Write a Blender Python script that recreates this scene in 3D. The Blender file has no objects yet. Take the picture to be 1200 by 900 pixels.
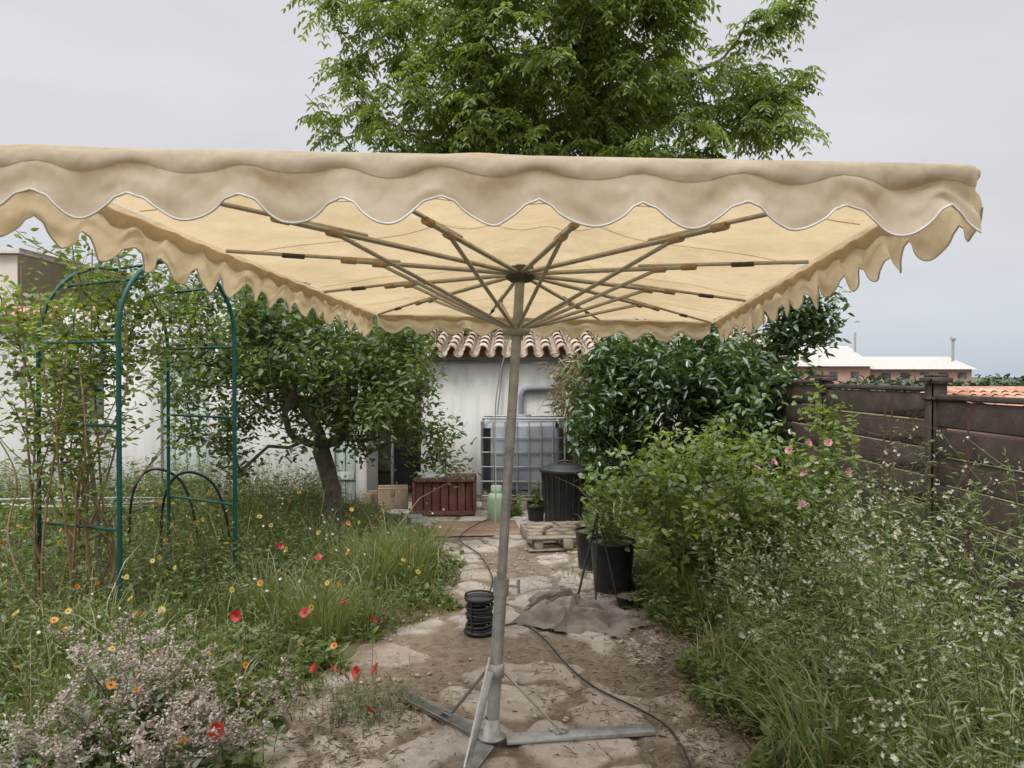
import bpy, math, random
import numpy as np
from mathutils import Vector, noise
rng=np.random.default_rng(7); random.seed(7)
S=bpy.context.scene
S.view_settings.view_transform='Standard'; S.view_settings.look='None'; S.view_settings.exposure=0
COL=S.collection
# ------------------------------------------------------------ materials
def mat(name):
    m=bpy.data.materials.new(name); m.use_nodes=True
    nt=m.node_tree; nt.nodes.clear()
    out=nt.nodes.new('ShaderNodeOutputMaterial')
    return m,nt,out
def N(nt,t,**k):
    n=nt.nodes.new(t)
    for a,b in k.items():
        if a in n.inputs: n.inputs[a].default_value=b
        else: setattr(n,a,b)
    return n
def ramp(nt,src,stops):
    r=nt.nodes.new('ShaderNodeValToRGB'); e=r.color_ramp.elements
    while len(e)<len(stops): e.new(.5)
    for i,(p,c) in enumerate(stops):
        e[i].position=p; e[i].color=(c[0],c[1],c[2],1)
    nt.links.new(src,r.inputs[0]); return r.outputs[0]
def pos(nt):
    g=nt.nodes.new('ShaderNodeNewGeometry'); return g.outputs['Position']
def nz(nt,scale,detail=4,vec=None,rough=.6):
    n=N(nt,'ShaderNodeTexNoise'); n.inputs['Scale'].default_value=scale; n.inputs['Detail'].default_value=detail
    n.inputs['Roughness'].default_value=rough
    nt.links.new(vec if vec is not None else pos(nt),n.inputs['Vector']); return n.outputs['Fac']
def mixc(nt,f,a,b,mode='MIX'):
    m=nt.nodes.new('ShaderNodeMix'); m.data_type='RGBA'; m.blend_type=mode
    for s,i in ((f,0),(a,6),(b,7)):
        if isinstance(s,(int,float)): m.inputs[i].default_value=s
        elif isinstance(s,tuple): m.inputs[i].default_value=(*s,1)
        else: nt.links.new(s,m.inputs[i])
    return m.outputs[2]
def simple(name,stops,scale=8,rough=.7,metal=0,bump=.2,bscale=60,spec=.4,detail=6):
    m,nt,out=mat(name); p=N(nt,'ShaderNodeBsdfPrincipled'); p.inputs['Roughness'].default_value=rough
    p.inputs['Metallic'].default_value=metal; p.inputs['Specular IOR Level'].default_value=spec
    f=nz(nt,scale,detail); nt.links.new(ramp(nt,f,stops),p.inputs['Base Color'])
    if bump:
        b=N(nt,'ShaderNodeBump'); b.inputs['Strength'].default_value=bump; b.inputs['Distance'].default_value=.01
        nt.links.new(nz(nt,bscale,5),b.inputs['Height']); nt.links.new(b.outputs[0],p.inputs['Normal'])
    nt.links.new(p.outputs[0],out.inputs[0]); return m
def two(a,b): return [(.3,a),(.7,b)]
def leafmat(name,dark,mid,light,trans=.4,rough=.45,gl_=.05):
    m,nt,out=mat(name); p=N(nt,'ShaderNodeBsdfDiffuse')
    at=nt.nodes.new('ShaderNodeAttribute'); at.attribute_name='rnd'
    c=ramp(nt,at.outputs['Fac'],[(0,dark),(.5,mid),(1,light)])
    f=nz(nt,1.7,1); c=mixc(nt,f,c,mixc(nt,1.,c,(.62,.66,.5),'MULTIPLY'))
    nt.links.new(c,p.inputs[0])
    t=N(nt,'ShaderNodeBsdfTranslucent'); tc=mixc(nt,1.0,c,(1.4,1.35,.7),'MULTIPLY'); nt.links.new(tc,t.inputs[0])
    x=N(nt,'ShaderNodeMixShader'); x.inputs[0].default_value=trans
    nt.links.new(p.outputs[0],x.inputs[1]); nt.links.new(t.outputs[0],x.inputs[2])
    g=N(nt,'ShaderNodeBsdfGlossy'); g.inputs['Roughness'].default_value=rough; g.inputs[0].default_value=(.9,.95,1,1)
    y=N(nt,'ShaderNodeMixShader'); y.inputs[0].default_value=gl_; nt.links.new(x.outputs[0],y.inputs[1]); nt.links.new(g.outputs[0],y.inputs[2])
    nt.links.new(y.outputs[0],out.inputs[0])
    return m
# ------------------------------------------------------------ mesh builder
class Geo:
    def __init__(s): s.V=[];s.F=[];s.n=0
    def add(s,V,F,mat=0,rnd=None):
        V=np.asarray(V,float).reshape(-1,3);F=np.asarray(F,int)
        if len(F)==0: return
        if rnd is None: rnd=np.full(len(F),.5)
        elif np.isscalar(rnd): rnd=np.full(len(F),float(rnd))
        s.V.append(V); s.F.append((F+s.n,mat,rnd)); s.n+=len(V)
    def build(s,name,mats,parent=None,smooth=False):
        me=bpy.data.meshes.new(name); V=np.concatenate(s.V).astype(np.float32)
        me.vertices.add(len(V)); me.vertices.foreach_set('co',V.ravel())
        loops=np.concatenate([f.ravel() for f,_,_ in s.F]).astype(np.int32)
        tot=np.concatenate([np.full(len(f),f.shape[1]) for f,_,_ in s.F])
        st=np.concatenate([[0],np.cumsum(tot)[:-1]]).astype(np.int32)
        mi=np.concatenate([np.full(len(f),m) for f,m,_ in s.F]).astype(np.int32)
        rd=np.concatenate([r for _,_,r in s.F]).astype(np.float32)
        me.loops.add(len(loops)); me.loops.foreach_set('vertex_index',loops)
        me.polygons.add(len(tot)); me.polygons.foreach_set('loop_start',st)
        me.polygons.foreach_set('material_index',mi)
        if smooth: me.polygons.foreach_set('use_smooth',np.ones(len(tot),bool))
        me.update(calc_edges=True)
        a=me.attributes.new('rnd','FLOAT','FACE'); a.data.foreach_set('value',rd)
        for m in mats: me.materials.append(m)
        o=bpy.data.objects.new(name,me); COL.objects.link(o)
        if parent: o.parent=parent
        return o
def empty(name):
    o=bpy.data.objects.new(name,None); COL.objects.link(o); return o
def nrm(v): return v/np.maximum(np.linalg.norm(v,axis=-1,keepdims=True),1e-9)
def frame(d):
    d=nrm(d); ref=np.where(np.abs(d[...,2:3])>.9,np.array([1.,0,0]),np.array([0,0,1.]))
    a=nrm(np.cross(ref,d)); b=np.cross(d,a); return a,b
def tube(G,P,R,sides=8,mat=0,rnd=.5,caps=True):
    P=np.asarray(P,float); n=len(P); R=np.full(n,R,float) if np.isscalar(R) else np.asarray(R,float)
    T=np.gradient(P,axis=0); T=nrm(T)
    a=frame(T[:1])[0][0]; A=[]
    for i in range(n):
        a=a-T[i]*np.dot(a,T[i]); a=a/np.linalg.norm(a); A.append(a)
    A=np.array(A);B=np.cross(T,A); th=np.linspace(0,2*np.pi,sides,endpoint=False)
    V=P[:,None]+R[:,None,None]*(A[:,None]*np.cos(th)[None,:,None]+B[:,None]*np.sin(th)[None,:,None])
    i=np.arange(n-1)[:,None]*sides; j=np.arange(sides)[None]; k=(j+1)%sides
    F=np.stack([i+j,i+k,i+sides+k,i+sides+j],-1).reshape(-1,4)
    V=V.reshape(-1,3); G.add(V,F,mat,rnd)
    if caps:
        G.add(V[:sides],np.arange(sides)[::-1][None],mat,rnd); G.add(V[-sides:],np.arange(sides)[None],mat,rnd)
def lathe(G,c,prof,sides=32,mat=0,axis=(0,0,1)):
    th=np.linspace(0,2*np.pi,sides,endpoint=False); pr=np.asarray(prof,float)
    d=nrm(np.array([axis],float)); a,b=frame(d); a=a[0];b=b[0];d=d[0]
    V=np.array(c)+pr[:,0][:,None,None]*(a*np.cos(th)[None,:,None]+b*np.sin(th)[None,:,None])+pr[:,1][:,None,None]*d
    n=len(pr); i=np.arange(n-1)[:,None]*sides; j=np.arange(sides)[None]; k=(j+1)%sides
    G.add(V.reshape(-1,3),np.stack([i+j,i+k,i+sides+k,i+sides+j],-1).reshape(-1,4),mat)
def box(G,c,s,rz=0,mat=0,rnd=.5,rx=0,ry=0,bev=.004):
    s=np.array(s,float)/2; bev=min(bev,*(s*.45)); V=[]
    for ax in range(3):
        for sg in (-1,1):
            for u,v in ((-1,-1),(1,-1),(1,1),(-1,1)):
                p=np.zeros(3); p[ax]=sg*s[ax]; p[(ax+1)%3]=u*(s[(ax+1)%3]-bev); p[(ax+2)%3]=v*(s[(ax+2)%3]-bev); V.append(p)
    V=np.array(V); F4=[];F3=[]
    for ax in range(3):
        for q in range(2):
            b=(ax*2+q)*4; F4.append([b,b+1,b+2,b+3] if q else [b+3,b+2,b+1,b])
    def find(ax,sx):
        for i in range(24):
            if i//8==ax and ((i//4)%2)==(sx[ax]>0) and all(np.sign(V[i][k])==sx[k] for k in range(3)): return i
    for ax in range(3):
        a1=(ax+1)%3;a2=(ax+2)%3
        for s1 in (-1,1):
            for s2 in (-1,1):
                o0=[0]*3;o0[ax]=-1;o0[a1]=s1;o0[a2]=s2; o1=list(o0);o1[ax]=1
                F4.append([find(a1,o0),find(a1,o1),find(a2,o1),find(a2,o0)])
    for x in (-1,1):
        for y in (-1,1):
            for z in (-1,1): F3.append([find(0,(x,y,z)),find(1,(x,y,z)),find(2,(x,y,z))])
    def R(ax,t):
        c_,s_=math.cos(t),math.sin(t); M=np.eye(3); i,j=[(1,2),(2,0),(0,1)][ax]; M[i,i]=c_;M[j,j]=c_;M[i,j]=-s_;M[j,i]=s_; return M
    V=V@(R(2,rz)@R(1,ry)@R(0,rx)).T+np.array(c)
    G.add(V,F4,mat,rnd); G.n-=24; G.F.append((np.array(F3)+G.n,mat,np.full(8,rnd))); G.n+=24
def bez(A,B,C,t):
    t=np.asarray(t)[...,None]; return (1-t)**2*A+2*t*(1-t)*B+t*t*C
def curve(pts,n=60):
    pts=np.array(pts,float); k=len(pts); out=[]
    P=np.vstack([2*pts[0]-pts[1],pts,2*pts[-1]-pts[-2]])
    m=max(2,n//(k-1))
    for i in range(k-1):
        p0,p1,p2,p3=P[i:i+4]
        for t in np.linspace(0,1,m,endpoint=False):
            out.append(.5*((2*p1)+(-p0+p2)*t+(2*p0-5*p1+4*p2-p3)*t*t+(-p0+3*p1-3*p2+p3)*t**3))
    out.append(pts[-1]); return np.array(out)
def stems(G,A,B,C,r0,r1,nseg=4,sides=3,mat=0,rnd=None):
    n=len(A); t=np.linspace(0,1,nseg+1); P=bez(A[:,None],B[:,None],C[:,None],np.broadcast_to(t,(n,nseg+1)))
    T=nrm(np.gradient(P,axis=1)); a,b=frame(T)
    r=(np.asarray(r0).reshape(-1,1)*(1-t)+np.asarray(r1).reshape(-1,1)*t); r=np.broadcast_to(r,(n,nseg+1))
    th=np.linspace(0,2*np.pi,sides,endpoint=False)
    V=P[:,:,None]+r[:,:,None,None]*(a[:,:,None]*np.cos(th)[:,None]+b[:,:,None]*np.sin(th)[:,None])
    base=np.arange(n)[:,None,None]*(nseg+1)*sides+np.arange(nseg)[None,:,None]*sides; j=np.arange(sides)[None,None]; k=(j+1)%sides
    F=np.stack([base+j,base+k,base+sides+k,base+sides+j],-1).reshape(-1,4)
    if rnd is None: rnd=rng.random(n)
    G.add(V.reshape(-1,3),F,mat,np.repeat(rnd,nseg*sides))
def blades(G,A,B,C,w,nseg=3,mat=0,rnd=None):
    n=len(A); t=np.linspace(0,1,nseg+1); P=bez(A[:,None],B[:,None],C[:,None],np.broadcast_to(t,(n,nseg+1)))
    az=rng.random(n)*2*np.pi; side=np.stack([np.cos(az),np.sin(az),0*az],-1)
    ww=np.asarray(w).reshape(-1,1)*np.array([.8,1,.75,.08] if nseg==3 else np.linspace(1,.08,nseg+1))
    V=np.stack([P-side[:,None]*ww[...,None],P+side[:,None]*ww[...,None]],2)
    base=np.arange(n)[:,None]*(nseg+1)*2+np.arange(nseg)[None]*2
    F=np.stack([base,base+1,base+3,base+2],-1).reshape(-1,4)
    if rnd is None: rnd=rng.random(n)
    G.add(V.reshape(-1,3),F,mat,np.repeat(rnd,nseg))
def leaves(G,P,D,L,W,mat=0,rnd=None,fold=.25,curl=.15,up=None):
    n=len(P); D=nrm(D)
    if up is None: up=np.array([0,0,1.])+rng.normal(0,.5,(n,3))
    sd=nrm(np.cross(D,up)); nn=np.cross(sd,D)
    L=np.broadcast_to(L,(n,))[:,None]; W=np.broadcast_to(W,(n,))[:,None]
    f=fold*W; c=curl*L
    v0=P; l1=P+D*L*.3+sd*W*.9+nn*f; l2=P+D*L*.68+sd*W*.75+nn*(f-c*.4); tp=P+D*L-nn*c
    r1=P+D*L*.3-sd*W*.9+nn*f; r2=P+D*L*.68-sd*W*.75+nn*(f-c*.4)
    V=np.stack([v0,l1,l2,tp,r2,r1],1); b=np.arange(n)[:,None]*6
    F=np.stack([b+np.array([0,1,2,3]),b+np.array([0,3,4,5])],1).reshape(-1,4)
    if rnd is None: rnd=rng.random(n)
    G.add(V.reshape(-1,3),F,mat,np.repeat(rnd,2))
def flowers(G,C,Nrm,R,k,W,mat=0,cup=.2,center=None):
    n=len(C); Nn=nrm(Nrm); a,b=frame(Nn); th=(np.arange(k)/k*2*np.pi)[None]+rng.random(n)[:,None]*6
    D=a[:,None]*np.cos(th)[...,None]+b[:,None]*np.sin(th)[...,None]+Nn[:,None]*cup
    P=np.repeat(C[:,None],k,1).reshape(-1,3); U=np.repeat(Nn[:,None],k,1).reshape(-1,3)
    Rr=np.repeat(np.broadcast_to(R,(n,)),k)
    leaves(G,P,D.reshape(-1,3),Rr,Rr*W,mat,None,.1,.1,up=U)
    if center is not None:
        leaves(G,C+Nn*.004-a*np.broadcast_to(R,(n,))[:,None]*.25,a,np.broadcast_to(R,(n,))*.5,np.broadcast_to(R,(n,))*.25,center,None,0,0,up=Nn)
def rdir(n,zlo=-1,zhi=1):
    z=rng.uniform(zlo,zhi,n); a=rng.random(n)*2*np.pi; r=np.sqrt(1-z*z*.999); return np.stack([r*np.cos(a),r*np.sin(a),z],-1)
def herbs(G,B,H,lean,nl,L,W,ms=0,ml=1,r=.002,t0=.1,zlo=-.2,zhi=.7,nseg=4,bias=None):
    n=len(B); H=np.broadcast_to(H,(n,)).copy(); a=rng.random(n)*2*np.pi; ln=rng.random(n)*lean*H
    off=np.stack([np.cos(a)*ln,np.sin(a)*ln,0*ln],-1)
    if bias is not None: off=off+np.array(bias)*H[:,None]
    C=B+off+np.array([0,0,1.])*H[:,None]; M=B+off*.15+np.array([0,0,.6])*H[:,None]
    stems(G,B,M,C,np.full(n,r),np.full(n,r*.4),nseg,3,ms)
    if nl:
        t=rng.uniform(t0,1,(n,nl)); P=bez(B[:,None],M[:,None],C[:,None],t).reshape(-1,3); m=n*nl
        sc=(1.15-.6*t.ravel()); rn=np.clip(np.repeat(rng.random(n),nl)*.5+rng.random(m)*.5,0,1)
        leaves(G,P,rdir(m,zlo,zhi),L*sc*rng.uniform(.6,1.2,m),W*sc*rng.uniform(.7,1.1,m),ml,rn)
    return B,M,C
# ------------------------------------------------------------ world / sun / camera
w=bpy.data.worlds.new("World"); S.world=w; w.use_nodes=True; nt=w.node_tree; nt.nodes.clear()
wo=nt.nodes.new('ShaderNodeOutputWorld'); bg=nt.nodes.new('ShaderNodeBackground'); bg.inputs[1].default_value=.1
sky=nt.nodes.new('ShaderNodeTexSky'); sky.sky_type='NISHITA'; sky.sun_disc=False
SE,SR=math.radians(58),math.radians(215)
sky.sun_elevation=SE; sky.sun_rotation=SR; sky.dust_density=3
tc=nt.nodes.new('ShaderNodeTexCoord'); sx=nt.nodes.new('ShaderNodeSeparateXYZ'); nt.links.new(tc.outputs['Generated'],sx.inputs[0])
mr=nt.nodes.new('ShaderNodeMapRange'); mr.interpolation_type='SMOOTHSTEP'
for i,v in ((1,.40),(2,.9),(3,8.1),(4,33)): mr.inputs[i].default_value=v
nt.links.new(sx.outputs[2],mr.inputs[0])
cn=nt.nodes.new('ShaderNodeTexNoise'); cn.inputs['Scale'].default_value=2.2; cn.inputs['Detail'].default_value=5
mp=nt.nodes.new('ShaderNodeMapping'); mp.inputs['Scale'].default_value=(1,1,3.5); nt.links.new(tc.outputs['Generated'],mp.inputs[0]); nt.links.new(mp.outputs[0],cn.inputs['Vector'])
cm=nt.nodes.new('ShaderNodeMapRange')
for i,v in ((1,.3),(2,.7),(3,.92),(4,1.08)): cm.inputs[i].default_value=v
nt.links.new(cn.outputs[0],cm.inputs[0])
ml=nt.nodes.new('ShaderNodeMath'); ml.operation='MULTIPLY'; nt.links.new(mr.outputs[0],ml.inputs[0]); nt.links.new(cm.outputs[0],ml.inputs[1])
hz=ramp(nt,sx.outputs[2],[(0,(.72,.83,.95)),(.05,(.82,.88,.95)),(.16,(.945,.95,.99)),(1,(.965,.97,1.0))])
vm=nt.nodes.new('ShaderNodeVectorMath'); vm.operation='SCALE'; nt.links.new(hz,vm.inputs[0]); nt.links.new(ml.outputs[0],vm.inputs['Scale'])
nt.links.new(mixc(nt,.9,sky.outputs[0],vm.outputs[0]),bg.inputs[0]); nt.links.new(bg.outputs[0],wo.inputs[0])
L=bpy.data.lights.new('sun','SUN'); L.energy=1.5; L.angle=math.radians(14); L.color=(1,.96,.9)
so=bpy.data.objects.new('sun',L); COL.objects.link(so)
sd=Vector((math.sin(SR)*math.cos(SE),math.cos(SR)*math.cos(SE),math.sin(SE))); so.rotation_euler=sd.to_track_quat('Z','Y').to_euler()
cam=bpy.data.cameras.new('camera'); cam.lens=27; cam.sensor_width=36; cam.clip_end=6000; cam.clip_start=.05
co=bpy.data.objects.new('camera',cam); COL.objects.link(co); co.location=(0,0,1.6); co.rotation_euler=(math.radians(90-.64),0,0); S.camera=co
# ------------------------------------------------------------ layout functions
PY=[-2,2,3.13,3.5,4,4.5,5.2,5.6,6.2,7.2,8.2,9.6]
PL=[-1.1,-1.05,-.98,-1.02,-1.0,-.86,-.45,-.38,-.48,-.8,-1.1,-1.6]
PR=[.9,.9,.92,.92,.98,1.0,.9,.8,.75,.7,.6,1.2]
def left(y): return np.interp(y,PY,PL)
def right(y): return np.interp(y,PY,PR)
def n2(x,y,s=1.,o=0): return np.array([noise.noise(Vector((a*s+o,b*s-o,o*.7))) for a,b in zip(np.ravel(x),np.ravel(y))]).reshape(np.shape(x))
def gz(x,y):
    d=np.maximum(left(y)-x,x-right(y)); k=np.clip(d/.8,0,1)*(np.asarray(y)<9)
    return .05*k*(1+.8*np.sin(x*2.1+y)*np.cos(y*1.7-x))-.004
# ------------------------------------------------------------ ground
gm,nt,out=mat('soil_grass'); p=N(nt,'ShaderNodeBsdfPrincipled'); p.inputs['Roughness'].default_value=.95; p.inputs['Specular IOR Level'].default_value=.1
c1=ramp(nt,nz(nt,3,8),[(.3,(.07,.055,.035)),(.5,(.14,.11,.07)),(.7,(.23,.18,.12))])
c2=ramp(nt,nz(nt,14,6),[(.3,(.06,.08,.028)),(.7,(.13,.14,.055))])
c=mixc(nt,ramp(nt,nz(nt,.9,4),[(.42,(0,0,0)),(.6,(1,1,1))]),c1,c2)
nt.links.new(c,p.inputs['Base Color']); b=N(nt,'ShaderNodeBump'); b.inputs['Strength'].default_value=.8; b.inputs['Distance'].default_value=.03
nt.links.new(nz(nt,25,6),b.inputs['Height']); nt.links.new(b.outputs[0],p.inputs['Normal']); nt.links.new(p.outputs[0],out.inputs[0])
gx=np.concatenate([[-3000,-800,-200,-60,-25,-14],np.arange(-9,9,.15),[14,25,60,200,800,3000]])
gy=np.concatenate([[-3000,-500,-60,-15,-5],np.arange(-1,14,.15),[18,25,50,120,400,1200,3500]])
X,Y=np.meshgrid(gx,gy); Z=gz(X,Y)
G=Geo(); nx=len(gx); i=np.arange(len(gy)-1)[:,None]*nx+np.arange(nx-1)[None]
F=np.stack([i,i+1,i+nx+1,i+nx],-1).reshape(-1,4); G.add(np.stack([X,Y,Z],-1),F); G.build('ground',[gm],smooth=True)
sea=simple('sea_water',two((.15,.24,.32),(.18,.28,.37)),.01,.35,0,0)
G=Geo(); G.add([(-3000,500,.3),(3000,500,.3),(3000,3400,.3),(-3000,3400,.3)],[[0,1,2,3]]); G.build('sea',[sea])
# path
pm,nt,out=mat('paving_stone'); p=N(nt,'ShaderNodeBsdfPrincipled'); p.inputs['Roughness'].default_value=.88; p.inputs['Specular IOR Level'].default_value=.2
at=nt.nodes.new('ShaderNodeAttribute'); at.attribute_name='stone'; ar=nt.nodes.new('ShaderNodeAttribute'); ar.attribute_name='tone'
st=ramp(nt,ar.outputs['Fac'],[(0,(.35,.295,.245)),(.35,(.45,.395,.34)),(.7,(.40,.37,.335)),(1,(.49,.43,.365))])
st=mixc(nt,.65,st,ramp(nt,nz(nt,14,9,rough=.8),[(.3,(.5,.46,.43)),(.7,(1.2,1.2,1.2))]),'MULTIPLY')
so_=ramp(nt,nz(nt,13,10,rough=.8),[(.3,(.10,.078,.055)),(.5,(.20,.155,.112)),(.72,(.32,.26,.195))])
# dust and soil creep over the slabs in irregular patches
cr=ramp(nt,nz(nt,3.6,9,rough=.75),[(.52,(1,1,1)),(.64,(.2,.2,.2))])
fm_=mixc(nt,1.,at.outputs['Color'],cr,'MULTIPLY')
c=mixc(nt,fm_,so_,st)
c=mixc(nt,ramp(nt,nz(nt,1.3,6,rough=.7),[(.52,(0,0,0)),(.72,(.5,.5,.5))]),c,(.24,.185,.135))
c=mixc(nt,ramp(nt,nz(nt,90,3),[(.60,(0,0,0)),(.68,(.4,.4,.4))]),c,(.12,.095,.065))
nt.links.new(c,p.inputs['Base Color']); b=N(nt,'ShaderNodeBump'); b.inputs['Strength'].default_value=.8; b.inputs['Distance'].default_value=.013
nt.links.new(nz(nt,45,8,rough=.75),b.inputs['Height']); nt.links.new(b.outputs[0],p.inputs['Normal']); nt.links.new(p.outputs[0],out.inputs[0])
ys=np.arange(-1,9.6,.018); us=np.linspace(0,1,120)
Y=np.repeat(ys[:,None],120,1); wob=.08*np.sin(Y*3.1)+.05*np.sin(Y*7.7)
Lx=left(Y)-.12+wob; Rx=right(Y)+.12-.8*wob; X=Lx+(Rx-Lx)*us
seeds=[]; tries=0
while tries<8000 and len(seeds)<175:
    q=np.array([rng.uniform(-1.8,1.4),rng.uniform(-1.2,9.8)]); tries+=1
    if all(np.linalg.norm(q-s)>.40*(1 if len(seeds)<40 else .62) for s in seeds): seeds.append(q)
seeds=np.array(seeds)
wx=X+.05*np.sin(Y*9+X*5)+.02*np.sin(Y*31+X*7); wy=Y+.05*np.sin(X*8-Y*4)+.02*np.sin(X*27)
F1=np.full(X.shape,9.);F2=np.full(X.shape,9.);ID=np.zeros(X.shape,int)
for k,s_ in enumerate(seeds):
    d=np.hypot(wx-s_[0],wy-s_[1]); m=d<F1; F2=np.where(m,F1,np.minimum(F2,d)); ID=np.where(m,k,ID); F1=np.where(m,d,F1)
edge=F2-F1; nn_=n2(X[::2,::2],Y[::2,::2],3.2,3.1)+.5*n2(X[::2,::2],Y[::2,::2],9,1.1); nn_=np.repeat(np.repeat(nn_,2,0),2,1)[:X.shape[0],:X.shape[1]]
tone=rng.random(len(seeds))[ID]; buried=rng.random(len(seeds))[ID]<np.where(Y<4.7,.20,.04)
gap=.030+.035*rng.random(len(seeds))[ID]+.04*nn_
stone=np.clip((edge-gap)/.022,0,1)*(~buried)
edgefall=np.clip(np.minimum(us,1-us)*9,0,1); stone*=edgefall
Zp=.013*stone+.006*(tone-.5)*stone+.006*np.abs(nn_)+.01*edgefall-.004
G=Geo(); nx=120; i=np.arange(len(ys)-1)[:,None]*nx+np.arange(nx-1)[None]
G.add(np.stack([X,Y,Zp],-1),np.stack([i,i+1,i+nx+1,i+nx],-1).reshape(-1,4)); o=G.build('garden_path',[pm],smooth=True)
for nm,ar_ in (('stone',stone),('tone',tone)):
    a=o.data.attributes.new(nm,'FLOAT','POINT'); a.data.foreach_set('value',np.ascontiguousarray(ar_.ravel().astype(np.float32)))
# litter
lm=leafmat('dry_litter',(.08,.055,.03),(.2,.145,.085),(.34,.27,.18),.1)
G=Geo(); n=1500; yy=rng.uniform(1.5,8,n); k=np.where(rng.random(n)<.6,rng.beta(5,1.3,n),rng.random(n)); xx=left(yy)-.1+(right(yy)-left(yy)+.3)*k
P=np.stack([xx,yy,np.full(n,.02)+rng.random(n)*.012],-1); leaves(G,P,rdir(n,-.1,.25),rng.uniform(.008,.035,n),rng.uniform(.002,.007,n))
n=800; yy=rng.uniform(1.5,7.5,n); xx=left(yy)+(right(yy)-left(yy)+.25)*rng.beta(2.5,1.0,n); P=np.stack([xx,yy,np.full(n,.022)],-1); D=rdir(n,-.05,.12)*rng.uniform(.04,.2,(n,1))
stems(G,P,P+D*.5+rng.normal(0,.008,(n,3)),P+D,np.full(n,.002),np.full(n,.001),3,3,0)
for cx,cy,nn2 in ((.82,4.1,900),(-.75,3.3,600),(1.0,4.6,700),(.98,3.4,800),(.7,2.9,300),(.3,3.9,160),(-.45,3.7,200),(.9,5.0,350)):
    q=rng.normal(0,1,(nn2,2))*[.14,.26]; P=np.stack([cx+q[:,0],cy+q[:,1],.02+.03*rng.random(nn2)],-1)
    leaves(G,P,rdir(nn2,-.2,.4),rng.uniform(.015,.055,nn2),rng.uniform(.0015,.006,nn2),0,rng.random(nn2)*.8)
G.build('leaf_litter',[lm])
G=Geo()
for _ in range(420):
    y=random.uniform(2,8); x=random.uniform(left(y)-.1,right(y)+.1); r=random.uniform(.004,.018)
    lathe(G,(x,y,.016),[(0.0001,r*.6),(r*.6,r*.5),(r,0.05*r),(r*.9,-.2*r)],6)
G.build('pebbles',[simple('pebble',two((.25,.21,.17),(.48,.44,.39)),20,.9)],smooth=True)
# ------------------------------------------------------------ parasol
par=empty('market_parasol')
FL=np.array([-1.09,1.56,2.055]);FR=np.array([.95,1.60,2.027]);BL=np.array([-.86,4.9,1.985]);BR=np.array([1.26,4.85,1.93])
HUB=np.array([.036,3.26,2.03]); LOW=np.array([.017,3.25,1.80])
def rim(s,t):
    s=np.asarray(s,float)[...,None];t=np.asarray(t,float)[...,None]
    return FL*(1-s)*(1-t)+FR*s*(1-t)+BL*(1-s)*t+BR*s*t
def canvas(name,bs,tint,dirt):
    m,nt,out=mat(name)
    c=ramp(nt,nz(nt,3,6),[(.3,(.60*tint,.52*tint,.405*tint)),(.7,(.68*tint,.605*tint,.485*tint))])
    st=ramp(nt,nz(nt,2.4,8,rough=.75),[(.32,(dirt,dirt*.97,dirt*.91)),(.58,(1,1,1))]); c=mixc(nt,1.,c,st,'MULTIPLY')
    d=N(nt,'ShaderNodeBsdfDiffuse'); t=N(nt,'ShaderNodeBsdfTranslucent'); nt.links.new(c,d.inputs[0])
    nt.links.new(mixc(nt,1.,c,(1.14,1.02,.80),'MULTIPLY'),t.inputs[0])
    x=N(nt,'ShaderNodeMixShader'); x.inputs[0].default_value=.45; nt.links.new(d.outputs[0],x.inputs[1]); nt.links.new(t.outputs[0],x.inputs[2]); nt.links.new(x.outputs[0],out.inputs[0])
    b=N(nt,'ShaderNodeBump'); b.inputs['Strength'].default_value=bs; b.inputs['Distance'].default_value=.05
    mpn=N(nt,'ShaderNodeMapping'); mpn.inputs['Scale'].default_value=(6,5,3.4); mpn.inputs['Rotation'].default_value=(.3,.5,.4); nt.links.new(pos(nt),mpn.inputs[0])
    nt.links.new(nz(nt,1.5,3,mpn.outputs[0],.5),b.inputs['Height']); nt.links.new(b.outputs[0],d.inputs['Normal']); nt.links.new(b.outputs[0],t.inputs['Normal'])
    return m
fm=canvas('beige_canvas',.55,1.,.82); fv=canvas('beige_canvas_valance',.6,.95,.8)
trim=simple('pale_trim',two((.52,.49,.46),(.64,.61,.58)),30,.9,0,.2)
G=Geo(); ns,ntt=97,121
s=np.linspace(0,1,ns);t=np.linspace(0,1,ntt); Sg,Tg=np.meshgrid(s,t)
def cz(s,t):
    a=np.abs(2*s-1);b_=np.abs(2*t-1); dm=np.maximum(a,b_); c_=(1-dm)
    z=.18*c_**.95+.010
    rel=np.where(b_>=a,(a/np.maximum(b_,1e-3)*np.sign(s-.5)+1)/2,(b_/np.maximum(a,1e-3)*np.sign(t-.5)+1)/2)
    z=z-.03*np.abs(np.sin(rel*3*np.pi))*dm*(1-dm)*3
    return z
Pc=rim(Sg,Tg); Pc[...,2]+=cz(Sg,Tg)+.010*n2(Sg*7,Tg*9)+.004*n2(Sg*21,Tg*12,1,4)
i=np.arange(ntt-1)[:,None]*ns+np.arange(ns-1)[None]
G.add(Pc,np.stack([i,i+1,i+ns+1,i+ns],-1).reshape(-1,4)); G.build('canopy',[fm],par,True)
G=Geo()
def strip(fs,ft,wd=.011,n=60):
    u=np.linspace(0,1,n); s=fs(u);t=ft(u); P=rim(s,t); P[:,2]+=cz(s,t)-.012
    T=nrm(np.gradient(P,axis=0)); sd_=nrm(np.cross(T,[0,0,1.])); V=np.stack([P-sd_*wd,P+sd_*wd],1); k=np.arange(n-1)[:,None]*2
    G.add(V.reshape(-1,3),k+np.array([0,1,3,2]))
for q in (.16,.36,.62,.84): strip(lambda u:.02+.96*u,lambda u:0*u+q,.006)
G.build('seams',[fm],par,True)
G=Geo(); Gt=Geo(); Gh=Geo()
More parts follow.
